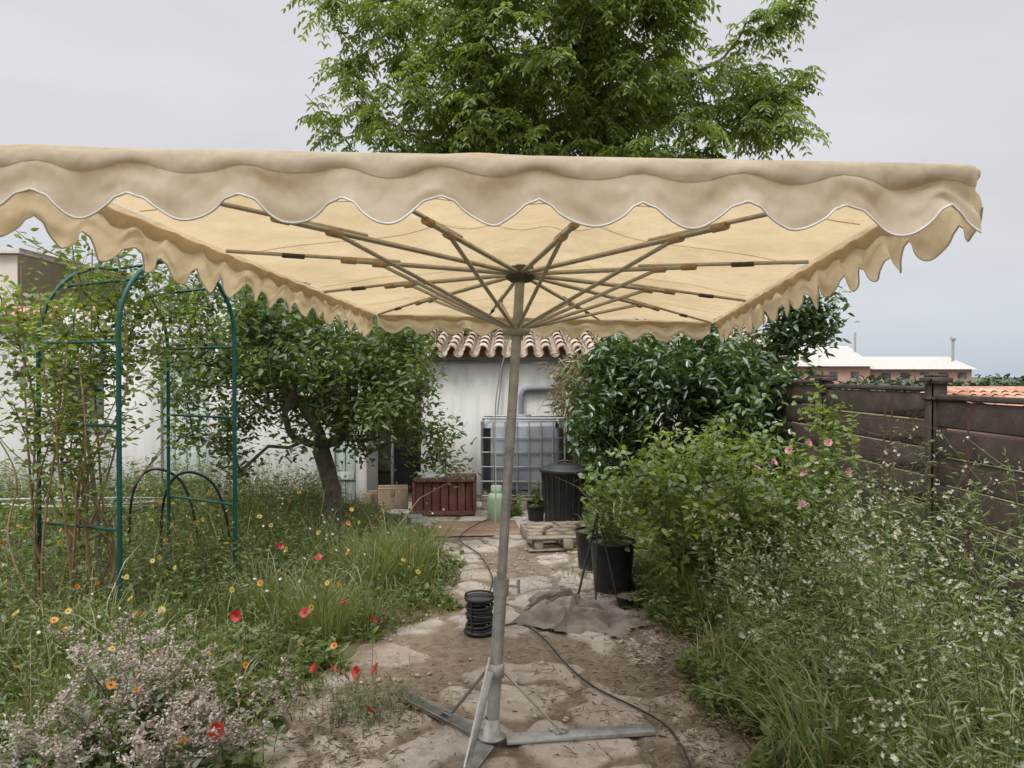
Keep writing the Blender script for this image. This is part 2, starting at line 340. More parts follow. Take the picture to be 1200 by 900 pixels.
def valance(A,B,sa,sb,nl,D0,A0,out,ph=0.,noi=0,wr=1.,crump=0.):
    n=nl*28+1; u=np.linspace(0,1,n); rows=18
    base=rim(sa[0]+(sb[0]-sa[0])*u,sa[1]+(sb[1]-sa[1])*u); base[:,2]+=.012
    xw=u*nl+.10*n2(u*nl*.9,u*0,1.,noi+7)+ph; xq=xw%1
    lobe=.5-.5*np.cos(2*np.pi*xq); lobe=.6*lobe**.55+.4*lobe**1.2; notch=.20*np.exp(-((xq-.14)/.05)**2)+.20*np.exp(-((xq-.86)/.05)**2); lobe=lobe-notch*.4
    nzv=n2(u*nl*1.1,u*0+noi,1.,noi); nz2=n2(u*nl*3.1,u*0+noi,1.,noi+4)
    D=D0*(1+.08*nzv)+A0*lobe*(1+.2*nzv)
    w_=wr*(1+crump*np.clip((u-.87)/.1,0,1))
    out=np.array(out,float); pts=[]; d_=(B-A)/np.linalg.norm(B-A)
    for k,rr in enumerate(np.linspace(0,1,rows)):
        n3=n2(u*nl*1.5+rr*1.0,u*0+rr*2.2,1.,noi+11); n4=n2(u*nl*3.5-rr*1.4,u*0+rr*4.,1.,noi+15)
        o_=.022*math.sin(min(1,rr*3.2)*math.pi*.62)+w_*rr*(.032*nzv+.016*nz2)+.014*w_*rr*np.sin(u*nl*2*np.pi*.5+noi)+.022*rr*rr+w_*(.022*n3+.012*n4)*min(1,rr*3)
        p_=base+out*o_[:,None]+d_*(.010*rr*nz2)[:,None]
        p_[:,2]-=D*rr-.006*w_*n3*min(1,rr*5); pts.append(p_)
    V=np.array(pts); i=np.arange(rows-1)[:,None]*n+np.arange(n-1)[None]
    G.add(V.reshape(-1,3),np.stack([i,i+1,i+n+1,i+n],-1).reshape(-1,4))
    tube(Gt,V[-1],.0026,5)
    W0=V[1]+out*.004; W1=V[5]+out*.004; W2=V[6]+out*.0015; HB=np.array([W0,(V[3]+out*.005),W1,W2]); i=np.arange(3)[:,None]*n+np.arange(n-1)[None]
    Gh.add(HB.reshape(-1,3),np.stack([i,i+1,i+n+1,i+n],-1).reshape(-1,4))
valance(FL,FR,(0,0),(1,0),10,.098,.056,(0,-1,0),.35,1.3,.55,1.8)
valance(FR,BR,(1,0),(1,1),17,.085,.06,(1,0,0),.1,5.2,.7)
valance(BR,BL,(1,1),(0,1),11,.075,.05,(0,1,0),.0,8.7,.7)
valance(BL,FL,(0,1),(0,0),17,.085,.06,(-1,0,0),.2,12.1,.7)
G.build('valance',[fv],par,True); Gt.build('valance_trim',[trim],par,True); Gh.build('hem_band',[fv],par,True)
alu=simple('brushed_aluminium',two((.38,.36,.32),(.54,.51,.46)),25,.42,.7,.05)
steel=simple('galvanised_steel',[(.3,(.25,.25,.24)),(.5,(.38,.375,.36)),(.75,(.50,.49,.465))],18,.5,.5,.15)
dark=simple('dark_cap',two((.05,.042,.035),(.09,.075,.06)),20,.6)
brass=simple('tan_slider',two((.30,.21,.12),(.42,.31,.2)),20,.6)
G=Geo(); H_=Geo(); K=Geo()
targets=[(0,0),(1/3,0),(2/3,0),(1,0),(1,1/3),(1,2/3),(1,1),(2/3,1),(1/3,1),(0,1),(0,2/3),(0,1/3)]
for (a,b_) in targets:
    E=rim(a,b_)+np.array([0,0,-.004]); M=HUB+(E-HUB)*.52
    e0=HUB+(E-HUB)*.03; tube(G,[e0,HUB+(E-HUB)*.62+[0,0,.004]],.0095,8)
    tube(G,[HUB+(E-HUB)*.45+[0,0,.014],HUB+(E-HUB)*.985+[0,0,.006]],.0068,8)
    d_=nrm(E-HUB); c_=HUB+(E-HUB)*.62
    tube(H_,[c_-d_*.028+[0,0,.004],c_+d_*.028+[0,0,.004]],.013,8)
    c_=HUB+(E-HUB)*.80; tube(K,[c_-d_*.05+[0,0,.006],c_+d_*.03+[0,0,.006]],.0095,8)
    tube(G,[LOW+nrm((M-LOW)*[1,1,0])*.045,M],.0075,8)
    tube(H_,[M-d_*.026-[0,0,.002],M+d_*.026-[0,0,.002]],.013,8)
G.build('ribs_and_struts',[alu],par,True); H_.build('rib_sliders',[brass],par,True); K.build('rib_ends',[dark],par,True)
G=Geo(); BASE=np.array([-.088,3.28,.03]); pt=lambda z:BASE+(HUB-BASE)*((z-.03)/2.0)
tube(G,[pt(.03),pt(.72)],.027,24); tube(G,[pt(.7),pt(2.07)],.0205,24)
tube(G,[pt(.66),pt(.735)],.033,24); tube(G,[pt(1.75),pt(1.84)],.028,24); lathe(G,LOW-[0,0,.01],[(.02,-.02),(.055,-.02),(.06,0),(.055,.02),(.02,.02)],24)
q=pt(.7); tube(G,[q+[.03,0,0],q+[.075,-.01,0]],.005,8); tube(G,[q+[.075,-.01,-.03],q+[.075,-.01,.03]],.006,8)
G.build('pole',[steel],par,True)
K=Geo(); lathe(K,HUB,[(.001,.03),(.055,.03),(.062,.01),(.062,-.02),(.04,-.035),(.021,-.035)],24); K.build('hub',[dark],par,True)
G=Geo()
for ang,Ln in ((8,.72),(133,.68),(250,.68)):
    a=math.radians(ang); d_=np.array([math.cos(a),math.sin(a),0]); c0=np.array([-.088,3.28,.034])
    box(G,c0+d_*(Ln/2+.03)+[0,0,.0],(Ln-.06,.075,.022),a,bev=.003)
    p0=pt(.34)+d_*.03; p1=c0+d_*.30+[0,0,.012]; mid=(p0+p1)/2; ln=np.linalg.norm(p1-p0)
    box(G,mid,(ln,.026,.006),a,ry=math.atan2(p0[2]-p1[2],.27))
    box(G,c0+d_*.30+[0,0,.018],(.05,.03,.014),a)
lathe(G,pt(.34),[(.028,-.03),(.036,-.03),(.036,.03),(.028,.03)],24)
lathe(G,(-.088,3.28,.03),[(.001,.018),(.06,.018),(.06,.026),(.038,.03),(.033,.1),(.027,.1)],24)
G.build('tripod_base',[steel],par)
cord=simple('white_cord',two((.5,.48,.45),(.65,.63,.6)),20,.9)
G=Geo(); tube(G,curve([pt(1.78)+[-.03,-.03,0],pt(1.5)+[-.07,-.02,0],pt(1.15)+[-.05,-.02,0],pt(.95)+[-.04,-.02,0]]),.003,6)
tube(G,[pt(.4)+[-.03,-.02,0],np.array([-.19,3.0,.05])],.005,6); G.build('cord',[cord],par)
# ------------------------------------------------------------ trees
bark=simple('bark',[(.3,(.08,.065,.052)),(.6,(.18,.15,.12)),(.8,(.25,.22,.185))],14,.95,0,1.,50)
def tree(name,trunk,r0,targets,mats_leaf,leaf_fn,step=.35,jit=.12,rt=.006,rexp=.5):
    P=[np.array(p,float) for p in trunk]; par_=[-1]+list(range(len(P)-1))
    nT=len(P); order=np.argsort(np.linalg.norm(targets-P[-1],axis=1)); term=[]
    A=np.zeros((len(P)+len(targets)*14,3)); A[:nT]=P; dep=np.zeros(len(A)); cnt=nT
    for k in range(1,nT): dep[k]=dep[k-1]+np.linalg.norm(A[k]-A[k-1])
    lo=max(1,nT-4)
    for ti in order:
        T=targets[ti]; d=np.linalg.norm(A[lo:cnt]-T,axis=1); cst=d+.25*dep[lo:cnt]
        j=lo+int(np.argmin(cst)); cur=A[j].copy(); last=j; D=np.linalg.norm(T-cur); m=max(1,min(12,int(round(D/step))))
        dirp=A[j]-A[par_[j]]; dirp=dirp/np.linalg.norm(dirp)
        c1=cur+dirp*D*.3+np.array([0,0,.12*D])
        for q in range(1,m+1):
            t=q/m; pt_=(1-t)**2*cur+2*t*(1-t)*c1+t*t*T+ (rng.normal(0,jit*D/m*.5,3) if q<m else 0)
            A[cnt]=pt_; par_.append(last); dep[cnt]=dep[last]+D/m; last=cnt; cnt+=1
        term.append(last)
    A=A[:cnt]; par_=np.array(par_); w=np.zeros(cnt); w[term]+=1
    for k in range(cnt-1,0,-1): w[par_[k]]+=w[k]
    r=rt*np.maximum(w,1)**rexp; r=r*min(1.,r0/r[0]) if r[0]>r0 else r
    r[:nT]=np.maximum(r[:nT],np.linspace(r0,r[nT-1],nT)); r[0]*=1.25
    e=np.arange(1,cnt); p_=par_[e]; dirs=np.zeros_like(A); dirs[1:]=A[1:]-A[par_[1:]]; dirs[0]=dirs[1]; dirs=nrm(dirs)
    sides=7; th=np.linspace(0,2*np.pi,sides,endpoint=False)
    def ring(c,d,rr):
        a=nrm(np.cross(np.array([.13,.99,.05])[None],d)); b=np.cross(d,a)
        return c[:,None]+rr[:,None,None]*(a[:,None]*np.cos(th)[:,None]+b[:,None]*np.sin(th)[:,None])
    R0=ring(A[p_],nrm(dirs[p_]+dirs[e]*.6),np.minimum(r[p_],r[e]*1.25)); R1=ring(A[e],dirs[e],r[e])
    V=np.concatenate([R0,R1],1); m=len(e); b=np.arange(m)[:,None]*2*sides; j=np.arange(sides)[None];k=(j+1)%sides
    G=Geo(); G.add(V.reshape(-1,3),np.stack([b+j,b+k,b+sides+k,b+sides+j],-1).reshape(-1,4))
    root=empty(name); G.build('trunk_and_limbs',[bark],root,True)
    G=Geo(); tn=np.array(term); leaf_fn(G,A[tn],dirs[tn],A[par_[tn]]); G.build('foliage',mats_leaf,root)
    return root
def crown(c,r,nclump,per,sig,shell=.45,flt=None):
    out=[]
    for _ in range(nclump):
        d=rdir(1)[0]; q=shell+(1-shell)*rng.random()**.6; cc=np.array(c)+d*np.array(r)*q
        out.append(cc+rng.normal(0,1,(per,3))*sig*rng.uniform(.7,1.3))
    out=np.concatenate(out)
    if flt is not None: out=out[flt(out)]
    return out
lt=leafmat('ash_leaf',(.08,.13,.018),(.18,.265,.035),(.30,.40,.07),.5)
def pinnate(G,P,D,PP,ncl=8,Lr=.38,pairs=5,l=.125,w_=.023):
    n=len(P); m=n*ncl; tt=rng.random(m)*.9; P0=np.repeat(P,ncl,0)+(np.repeat(PP,ncl,0)-np.repeat(P,ncl,0))*tt[:,None]
    d=nrm(np.repeat(D,ncl,0)*.5+rdir(m,-.4,.6)); Lr_=Lr*rng.uniform(.7,1.25,m)
    C=P0+d*Lr_[:,None]+np.array([0,0,-.45])*Lr_[:,None]; M=P0+d*Lr_[:,None]*.55+np.array([0,0,.05])
    stems(G,P0,M,C,np.full(m,.003),np.full(m,.0015),2,3,0)
    shade=np.clip(np.repeat(rng.random(n),ncl)*.4+rng.random(m)*.35,0,1)
    for s_ in range(pairs):
        t=np.full(m,.2+.8*s_/(pairs-1)); q=bez(P0,M,C,t); ax_=nrm(C-P0); sd_=nrm(np.cross(ax_,[0,0,1.]))
        for sg in (-1,1):
            dd=sd_*sg+ax_*.7+np.array([0,0,-.45])+rng.normal(0,.2,(m,3))
            leaves(G,q,dd,l*rng.uniform(.7,1.15,m),w_,0,np.clip(shade+rng.random(m)*.3,0,1),.15,.25)
vis=lambda q:(q[:,2]>3.8)&(q[:,2]<10.4)
cl=crown((.95,13.6,7.0),(3.8,2.5,3.9),74,12,.44,.3,vis)
ex=np.concatenate([np.array(c_)+rng.normal(0,1,(14,3))*.36 for c_ in ((-2.5,13,5.6),(-2.7,13.2,6.5),(-2.1,13,7.4),(4.4,13.3,6.9),(4.1,13.1,6.2),(3.3,13,5.6),(4.7,13.5,7.7),(-1.6,12.6,5.3),(.2,12.3,5.4),(1.8,12.4,5.4),(-.5,12.8,5.9),(-2.9,13,7.9),(3.0,12.6,6.4),(-1.0,12.4,6.8),(1.0,12.2,6.5),(2.2,12.2,7.2),(-.6,12.8,2.6),(-.3,12.6,2.3))])
tree('tall_ash_tree',[(1.9,14,0),(1.8,13.9,1.5),(1.7,13.7,3.2),(1.6,13.6,4.6),(1.55,13.5,5.8),(1.45,13.4,7.2),(1.3,13.4,8.5)],.15,np.concatenate([cl,ex]),[lt],pinnate,.5,.2,.007,.47)
lf=leafmat('fruit_leaf',(.055,.09,.02),(.13,.19,.045),(.23,.31,.09),.42)
def broad(ncl,L_,W_,spread,dz=-.15,lo=-.7,hi=.8,along=1.):
    def fn(G,P,D,PP):
        n=len(P); m=n*ncl; tt=rng.random(m)**1.2*along; P0=np.repeat(P,ncl,0)+(np.repeat(PP,ncl,0)-np.repeat(P,ncl,0))*tt[:,None]+rng.normal(0,spread,(m,3))
        sh=np.clip(np.repeat(rng.random(n),ncl)*.5+rng.random(m)*.5,0,1)
        d=rdir(m,lo,hi)+np.array([0,0,dz]); leaves(G,P0,d,L_*rng.uniform(.6,1.2,m),W_*rng.uniform(.7,1.2,m),0,sh,.2,.2)
        stems(G,np.repeat(P,3,0),np.repeat(P,3,0)+rng.normal(0,.03,(n*3,3)),np.repeat(P,3,0)+rng.normal(0,spread*1.4,(n*3,3)),np.full(n*3,.0025),np.full(n*3,.001),2,3,0)
    return fn
cl=crown((-1.95,7.3,1.75),(1.35,1.15,.72),46,12,.16,.35,lambda q:(q[:,2]>.85))
ex=np.concatenate([np.array(c_)+rng.normal(0,1,(10,3))*.12 for c_ in ((-.75,6.9,1.15),(-.65,7.0,.95),(-3.1,7.2,1.1),(-3.2,7.1,1.7),(-2.9,7,2.4),(-.9,6.9,1.5),(-1.2,6.8,1.2),(-2.6,6.9,.9),(-3.2,7.3,2.2))])
tree('fruit_tree',[(-1.70,7.35,0),(-1.71,7.35,.25),(-1.72,7.36,.5),(-1.78,7.37,.72),(-1.84,7.38,.9)],.085,np.concatenate([cl,ex]),[lf],broad(30,.075,.019,.08),.22,.25,.0045,.5)
ls=leafmat('laurel_leaf',(.03,.06,.018),(.08,.14,.035),(.16,.24,.065),.3,.3,.08)
cl=crown((2.0,8.5,1.15),(1.2,1.0,1.0),60,12,.16,.45,lambda q:(q[:,2]>.2)&(q[:,1]<9.2))
ex=np.concatenate([np.array(c_)+rng.normal(0,1,(8,3))*.1 for c_ in ((3.1,8.4,2.2),(3.3,8.3,2.35),(3.0,8.5,1.9),(3.4,8.4,2.1),(2.9,8.2,1.6),(1.05,8.2,1.6),(2.9,8.4,2.4))])
tree('laurel_shrub',[(2.0,8.6,0),(2.0,8.6,.15),(2.02,8.6,.35),(2.05,8.6,.55)],.07,np.concatenate([cl,ex]),[ls],broad(38,.11,.024,.10,-.3),.22,.2,.004,.5)
lr=leafmat('rose_leaf',(.08,.12,.025),(.18,.26,.05),(.33,.41,.09),.42)
cl=crown((1.5,5.5,.62),(.78,.65,.52),38,9,.13,.4,lambda q:(q[:,2]>.08))
ex=np.concatenate([np.array(c_)+rng.normal(0,1,(6,3))*.07 for c_ in ((2.15,5.5,1.3),(1.95,5.3,1.05),(1.0,5.2,.7),(1.2,5.3,.9),(1.7,5.4,1.1),(1.5,5.0,.8),(1.0,4.9,.5))])
tree('rose_bush',[(1.6,5.8,0),(1.6,5.8,.08),(1.6,5.8,.2)],.03,np.concatenate([cl,ex]),[lr],broad(16,.062,.021,.06,-.05),.16,.25,.0028,.45)
G=Geo(); n=22; B=np.stack([rng.uniform(1.05,2.25,n),rng.uniform(4.7,5.6,n),np.full(n,.3)],-1); H=rng.uniform(.45,.95,n); herbs(G,B,H,.4,34,.06,.018,r=.004,t0=.25)
n=7; B=np.stack([rng.uniform(2.0,2.2,n),rng.uniform(4.9,5.3,n),np.full(n,.2)],-1); herbs(G,B,rng.uniform(1.1,1.5,n),.12,60,.08,.026,r=.005,t0=.3); G.build('climbing_shoots',[lr,lr])
pk=leafmat('pink_petal',(.5,.16,.24),(.66,.30,.40),(.76,.46,.55),.3)
G=Geo(); C=np.array([(1.93,5.0,1.16),(2.02,4.9,1.17),(1.85,4.85,.98),(1.62,4.75,1.06),(1.80,4.75,.80),(1.5,4.7,1.03),(1.35,4.8,.85),(2.1,4.8,1.0),(1.7,4.7,1.14)])
flowers(G,C,rdir(9,.1,.8)+[0,-.8,0],.030,7,.55,0,.5); flowers(G,C,rdir(9,.1,.8)+[0,-.8,0],.020,5,.6,0,1.2); G.build('rose_blossoms',[pk])
# ------------------------------------------------------------ meadow
gr=leafmat('grass_blade',(.09,.125,.032),(.185,.225,.06),(.32,.35,.13),.42,.55)
hl=leafmat('herb_leaf',(.08,.12,.03),(.16,.225,.055),(.27,.34,.10),.42)
dry=leafmat('dry_stalk',(.2,.16,.09),(.36,.29,.17),(.52,.45,.30),.15)
def samp(n,x0,x1,y0,y1,side):
    x=rng.uniform(x0,x1,n);y=rng.uniform(y0,y1,n); e=.10*np.sin(y*5.3)+.07*np.sin(y*11)
    if side<0: d=left(y)+e-x
    else: d=x-right(y)+e
    m=(d>0)&(x<2.62)&~((y>8.9)&(x>-2.6)); m&=(np.abs(x)<.78*y+1.2)
    x,y,d=x[m],y[m],d[m]; return np.stack([x,y,gz(x,y)],-1),d
def grass(n,x0,x1,y0,y1,side,h0,h1,wd,edge=.9,mat=0,G=None):
    B,d=samp(n,x0,x1,y0,y1,side); k=len(B); cl_=.6+.55*np.sin(B[:,0]*3.7+1)*np.sin(B[:,1]*4.1)+.2*rng.normal(size=k)
    H=(h0+(h1-h0)*rng.random(k)**1.5)*np.clip(.35+d/edge,.3,1)*np.clip(cl_,.45,1.4)
    a=rng.random(k)*2*np.pi; ln=H*rng.uniform(.1,.9,k); off=np.stack([np.cos(a)*ln,np.sin(a)*ln,0*a],-1)
    C=B+off+np.array([0,0,1.])*(H*rng.uniform(.65,1,k))[:,None]; M=B+off*.1+np.array([0,0,.75])*H[:,None]
    blades(G,B,M,C,wd*(1+B[:,1]*.07)*rng.uniform(.6,1.3,k),3,mat,np.clip(.5+.3*np.sin(B[:,0]*2.3)*np.sin(B[:,1]*1.9)+.25*rng.normal(size=k),0,1))
G=Geo()
grass(46000,-7,-.3,1.6,9,-1,.10,.36,.003,.9,0,G)
grass(9000,-4.5,-.8,1.6,4.5,-1,.1,.31,.0024,.9,0,G)
grass(34000,.6,2.7,1.4,9,1,.12,.42,.003,.7,0,G)
grass(8500,-7,-.3,1.6,9,-1,.25,.58,.0022,.9,1,G); grass(5500,.6,2.7,1.4,9,1,.3,.75,.0022,.7,1,G)
def tuft(c,n,h,sp,wd):
    a=rng.random(n)*2*np.pi; r=rng.random(n)**.5*.12; B=np.stack([c[0]+r*np.cos(a),c[1]+r*np.sin(a),np.full(n,.02)],-1); H=h*rng.uniform(.5,1,n); ln=H*sp*rng.random(n)
    off=np.stack([np.cos(a)*ln,np.sin(a)*ln,0*a],-1); blades(G,B,B+off*.2+np.array([0,0,.85])*H[:,None],B+off+np.array([0,0,1])*(H*rng.uniform(.6,1,n))[:,None],wd*rng.uniform(.6,1.2,n),4,0,rng.uniform(.3,.95,n))
for _ in range(40):
    y=random.uniform(3,7.5); sgn=random.random(); x=(left(y)-random.uniform(.1,1.3)) if sgn<.6 else right(y)+random.uniform(.15,1.2); tuft((x,y),100,random.uniform(.25,.5),.9,.0035)
for c_ in ((-.85,5.9),(-.75,5.6),(-1.0,5.5),(-.7,6.1),(-1.1,6.0)): tuft(c_,180,.58,.9,.0038)
for _ in range(70):
    y=random.uniform(2.5,8); x=random.uniform(left(y),right(y))
    if min(x-left(y),right(y)-x)<.28: tuft((x,y),25,.09,1.,.0015)
G.build('meadow_grass',[gr,dry])
G=Geo()
B,d=samp(5200,-7,-.3,1.7,8.8,-1); herbs(G,B,np.clip(.2+d*.5,.18,1)*rng.uniform(.22,.6,len(B)),.35,11,.058,.011)
B,d=samp(2200,.8,2.6,1.6,8.5,1); herbs(G,B,np.clip(.3+d*.6,.2,1)*rng.uniform(.25,.68,len(B)),.35,12,.058,.011)
for sd_,x0,x1 in ((-1,-6,-.3),(1,.8,2.6)):
    B,d=samp(1500,x0,x1,1.7,8,sd_); herbs(G,B,rng.uniform(.05,.2,len(B)),.4,8,.09,.026,t0=.0)
G.build('meadow_herbs',[gr,hl])
orange=leafmat('orange_petal',(.7,.2,.01),(.8,.3,.015),(.85,.4,.03),.3); yellow=leafmat('yellow_petal',(.7,.45,.02),(.78,.55,.04),(.8,.62,.1),.3)
red=leafmat('poppy_petal',(.5,.012,.01),(.65,.02,.015),(.75,.05,.03),.35); ctr=simple('flower_centre',two((.05,.02,.01),(.12,.06,.02)),50,.9); white=leafmat('white_petal',(.6,.58,.55),(.7,.68,.66),(.8,.78,.78),.3)
def fl(name,n,x0,x1,y0,y1,h0,h1,R,k,W,pm_,cup,side=-1,pts=None):
    G=Geo()
    if pts is None: B,d=samp(n,x0,x1,y0,y1,side); H=rng.uniform(h0,h1,len(B))*np.clip(.5+d*.6,.5,1)
    else: B=np.array([(a,b,0.) for a,b,_ in pts]); H=np.array([c for *_,c in pts])
    _,M,C=herbs(G,B,H,.25 if pts is None else .05,5,.05,.008,r=.0018); n=len(C)
    flowers(G,C,rdir(n,.2,.95)+[0,-.4,0],R*rng.uniform(.65,1.2,n),k,W,2,cup,3); G.build(name,[gr,hl,pm_,ctr])
fl('marigold_flowers',90,-4.2,-.5,2.6,7.5,.25,.52,.020,11,.22,orange,.3)
fl('corn_daisy_flowers',150,-4.5,-.5,3.2,8,.3,.55,.019,11,.22,yellow,.15)
uv=lambda u,v,z:((u-600)/900*((1.6-z)*900/(v-440)),(1.6-z)*900/(v-440),z)
fl('poppy_flowers',0,0,0,0,0,0,0,.032,5,.7,red,.45,pts=[uv(373,655,.45),uv(400,708,.35),uv(388,787,.14),uv(418,790,.12),uv(436,728,.33),uv(275,722,.38),uv(432,835,.1),uv(250,857,.3),uv(368,785,.12),uv(440,786,.12),uv(355,720,.36),uv(120,600,.52),uv(330,640,.45),uv(405,795,.1)])
G=Geo(); B,d=samp(420,-5,-.5,3,8,-1); _,M,C=herbs(G,B,rng.uniform(.3,.55,len(B)),.3,4,.05,.006,r=.0014); flowers(G,C,rdir(len(C),.4,.9),.010,6,.35,2,.2); G.build('small_white_flowers',[gr,hl,white])
fz=leafmat('seed_fluff',(.46,.44,.39),(.60,.58,.53),(.74,.72,.69),.3); wl=leafmat('weed_leaf',(.13,.17,.06),(.23,.29,.11),(.37,.43,.2),.42)
G=Geo()
B=np.concatenate([samp(230,1.2,2.6,2.3,5.0,1)[0],samp(70,1.1,2.5,1.6,3.2,1)[0]])
H=rng.uniform(.45,1.16,len(B))*np.interp(B[:,0],[1.0,1.6,2.4],[.55,.9,1.07])
B0,M,C=herbs(G,B,H,.5,15,.10,.008,r=.003,bias=(-.1,-.02,0))
nb=8; n=len(B); t=rng.uniform(.5,1,(n,nb)); P=bez(B0[:,None],M[:,None],C[:,None],t).reshape(-1,3); Hn=np.repeat(H,nb); d_=rdir(n*nb,.2,.9)
E=P+d_*(Hn*rng.uniform(.06,.26,n*nb))[:,None]; stems(G,P,P+(E-P)*.5+[0,0,-.01],E,np.full(n*nb,.0015),np.full(n*nb,.0009),3,3,0)
fluffy=np.repeat(rng.random(n)<.6,nb); sel=(rng.random(n*nb)<.65)&fluffy; Q=E[sel]; Q=np.repeat(Q,3,0)+rng.normal(0,.008,(len(Q)*3,3)); flowers(G,Q,rdir(len(Q),.2,1),.011,5,.42,2,.8)
Q=np.repeat(E[~sel],2,0); leaves(G,Q,rdir(len(Q),.1,1),.016,.0035,1)
q2=P+(E-P)*.6; leaves(G,q2,rdir(len(q2),-.2,.6),.04,.004,1)
G.build('tall_seeding_weeds',[gr,wl,fz])
G=Geo()
for c_ in ((2.0,2.9),(1.7,2.6),(2.2,3.3),(1.95,2.4),(1.4,2.7),(1.35,3.2),(1.6,3.0),(2.0,3.6),(1.2,2.9),(1.5,2.35)): tuft(c_,110,.6,1.1,.0055)
G.build('long_grass_clump',[wl])
mv=leafmat('mauve_bract',(.30,.24,.24),(.48,.40,.41),(.66,.57,.58),.3); gl=leafmat('grey_leaf',(.15,.18,.10),(.24,.27,.17),(.35,.37,.26),.3)
G=Geo()
for cx,cy,nn2,hh in ((-1.42,3.1,26,.44),(-1.12,2.9,18,.34),(-1.62,3.3,18,.5),(-1.30,2.75,13,.34),(-1.62,2.8,14,.33),(-1.85,2.75,10,.28)):
    B=np.stack([cx+rng.normal(0,.11,nn2),cy+rng.normal(0,.11,nn2),np.full(nn2,.02)],-1); H=hh*rng.uniform(.5,1.05,nn2)
    B0,M,C=herbs(G,B,H,.7,12,.075,.019,r=.003)
    nb=4; t=rng.uniform(.55,1,(nn2,nb)); P=bez(B0[:,None],M[:,None],C[:,None],t).reshape(-1,3); E=P+rdir(nn2*nb,.2,1)*rng.uniform(.05,.12,(nn2*nb,1)); stems(G,P,(P+E)/2,E,np.full(nn2*nb,.0018),np.full(nn2*nb,.001),2,3,2)
    m=34; tt=rng.random((len(E),m,1)); Q=(P[:,None]+(E-P)[:,None]*(.15+.9*tt)).reshape(-1,3)+rng.normal(0,.008,(len(E)*m,3)); leaves(G,Q,rdir(len(Q),-.2,1),rng.uniform(.008,.02,len(Q)),.005,2)
G.build('mauve_borage_plant',[gr,gl,mv])
G=Geo(); B=np.stack([-.70+rng.normal(0,.12,120),3.55+rng.normal(0,.11,120),np.full(120,.02)],-1); herbs(G,B,rng.uniform(.08,.22,120),.7,14,.028,.004,r=.0018); G.build('thyme_plant',[dry,gl])
# ------------------------------------------------------------ green arch
agm=simple('green_painted_metal',two((.006,.06,.05),(.012,.09,.075)),20,.4,.1,.05)
A=empty('garden_arch'); G=Geo()
def hoop(p0,p1,top,r):
    p0=np.array(p0,float);p1=np.array(p1,float); c_=(p0+p1)/2; h=np.linalg.norm(p1-p0)/2; d_=(p1-p0)/(2*h)
    hs=top-h; pts=[p0+[0,0,z] for z in np.linspace(0,hs,8)]
    for a in np.linspace(0,np.pi,21)[1:-1]: pts.append(c_-d_*h*math.cos(a)+[0,0,hs+h*math.sin(a)])
    pts+= [p1+[0,0,z] for z in np.linspace(hs,0,8)]; tube(G,pts,r,10)
h1=((-2.96,4.8,0),(-2.62,5.85,0)); h2=((-2.33,4.55,0),(-1.97,5.45,0))
hoop(*h1,2.34,.013); hoop(*h2,2.36,.015)
for q in (0,1):
    for z in (.03,.68,1.3,1.80): tube(G,[np.array(h1[q])+[0,0,z],np.array(h2[q])+[0,0,z]],.009,8)
for fr,z in ((.2,2.2),(.5,2.35),(.8,2.2)):
    a_=np.array(h1[0])*(1-fr)+np.array(h1[1])*fr; b_=np.array(h2[0])*(1-fr)+np.array(h2[1])*fr; tube(G,[a_+[0,0,z-.02],b_+[0,0,z]],.009,8)
G.build('hoops_and_rungs',[agm],A,True)
cane=simple('rose_cane',[(.3,(.12,.085,.05)),(.55,(.24,.16,.09)),(.75,(.2,.2,.10))],12,.8)
G=Geo(); L1=[]
for k in range(18):
    b0=np.array([-2.72+rng.normal(0,.14),4.72+rng.normal(0,.1),.02]); tip=np.array([-2.7+rng.normal(0,.36),4.8+rng.normal(0,.28),rng.uniform(1.2,2.5)])
    pts=curve([b0,b0+(tip-b0)*.3+rng.normal(0,.06,3),b0+(tip-b0)*.65+rng.normal(0,.09,3),tip],30); tube(G,pts,np.linspace(.010,.0035,len(pts)),6); L1.append(pts[8:])
    for _ in range(4):
        q=pts[rng.integers(8,len(pts))]; e=q+np.array([rng.normal(0,.17),rng.normal(0,.12),rng.uniform(.1,.35)]); pp=curve([q,(q+e)/2+rng.normal(0,.03,3),e],10); tube(G,pp,np.linspace(.004,.0018,len(pp)),5); L1.append(pp)
Q=np.concatenate(L1)
G2=rng.integers(0,len(Q),3600); P=Q[G2]+rng.normal(0,.04,(3600,3)); wt=rng.random(3600)<np.clip((P[:,2]-.3)/1.6,.14,1); P=P[wt]
leaves(G,P,rdir(len(P),-.5,.6),.052,.016,1); G.build('climbing_rose',[cane,lr])
cl=crown((-2.8,5.3,1.95),(.75,.5,.5),28,6,.12,.2); tree('climbing_rose',[(-2.9,5.4,0),(-2.92,5.4,.6),(-2.95,5.35,1.1),(-3.0,5.3,1.4)],.016,cl,[lr],broad(15,.055,.018,.06),.2,.2,.003,.4)
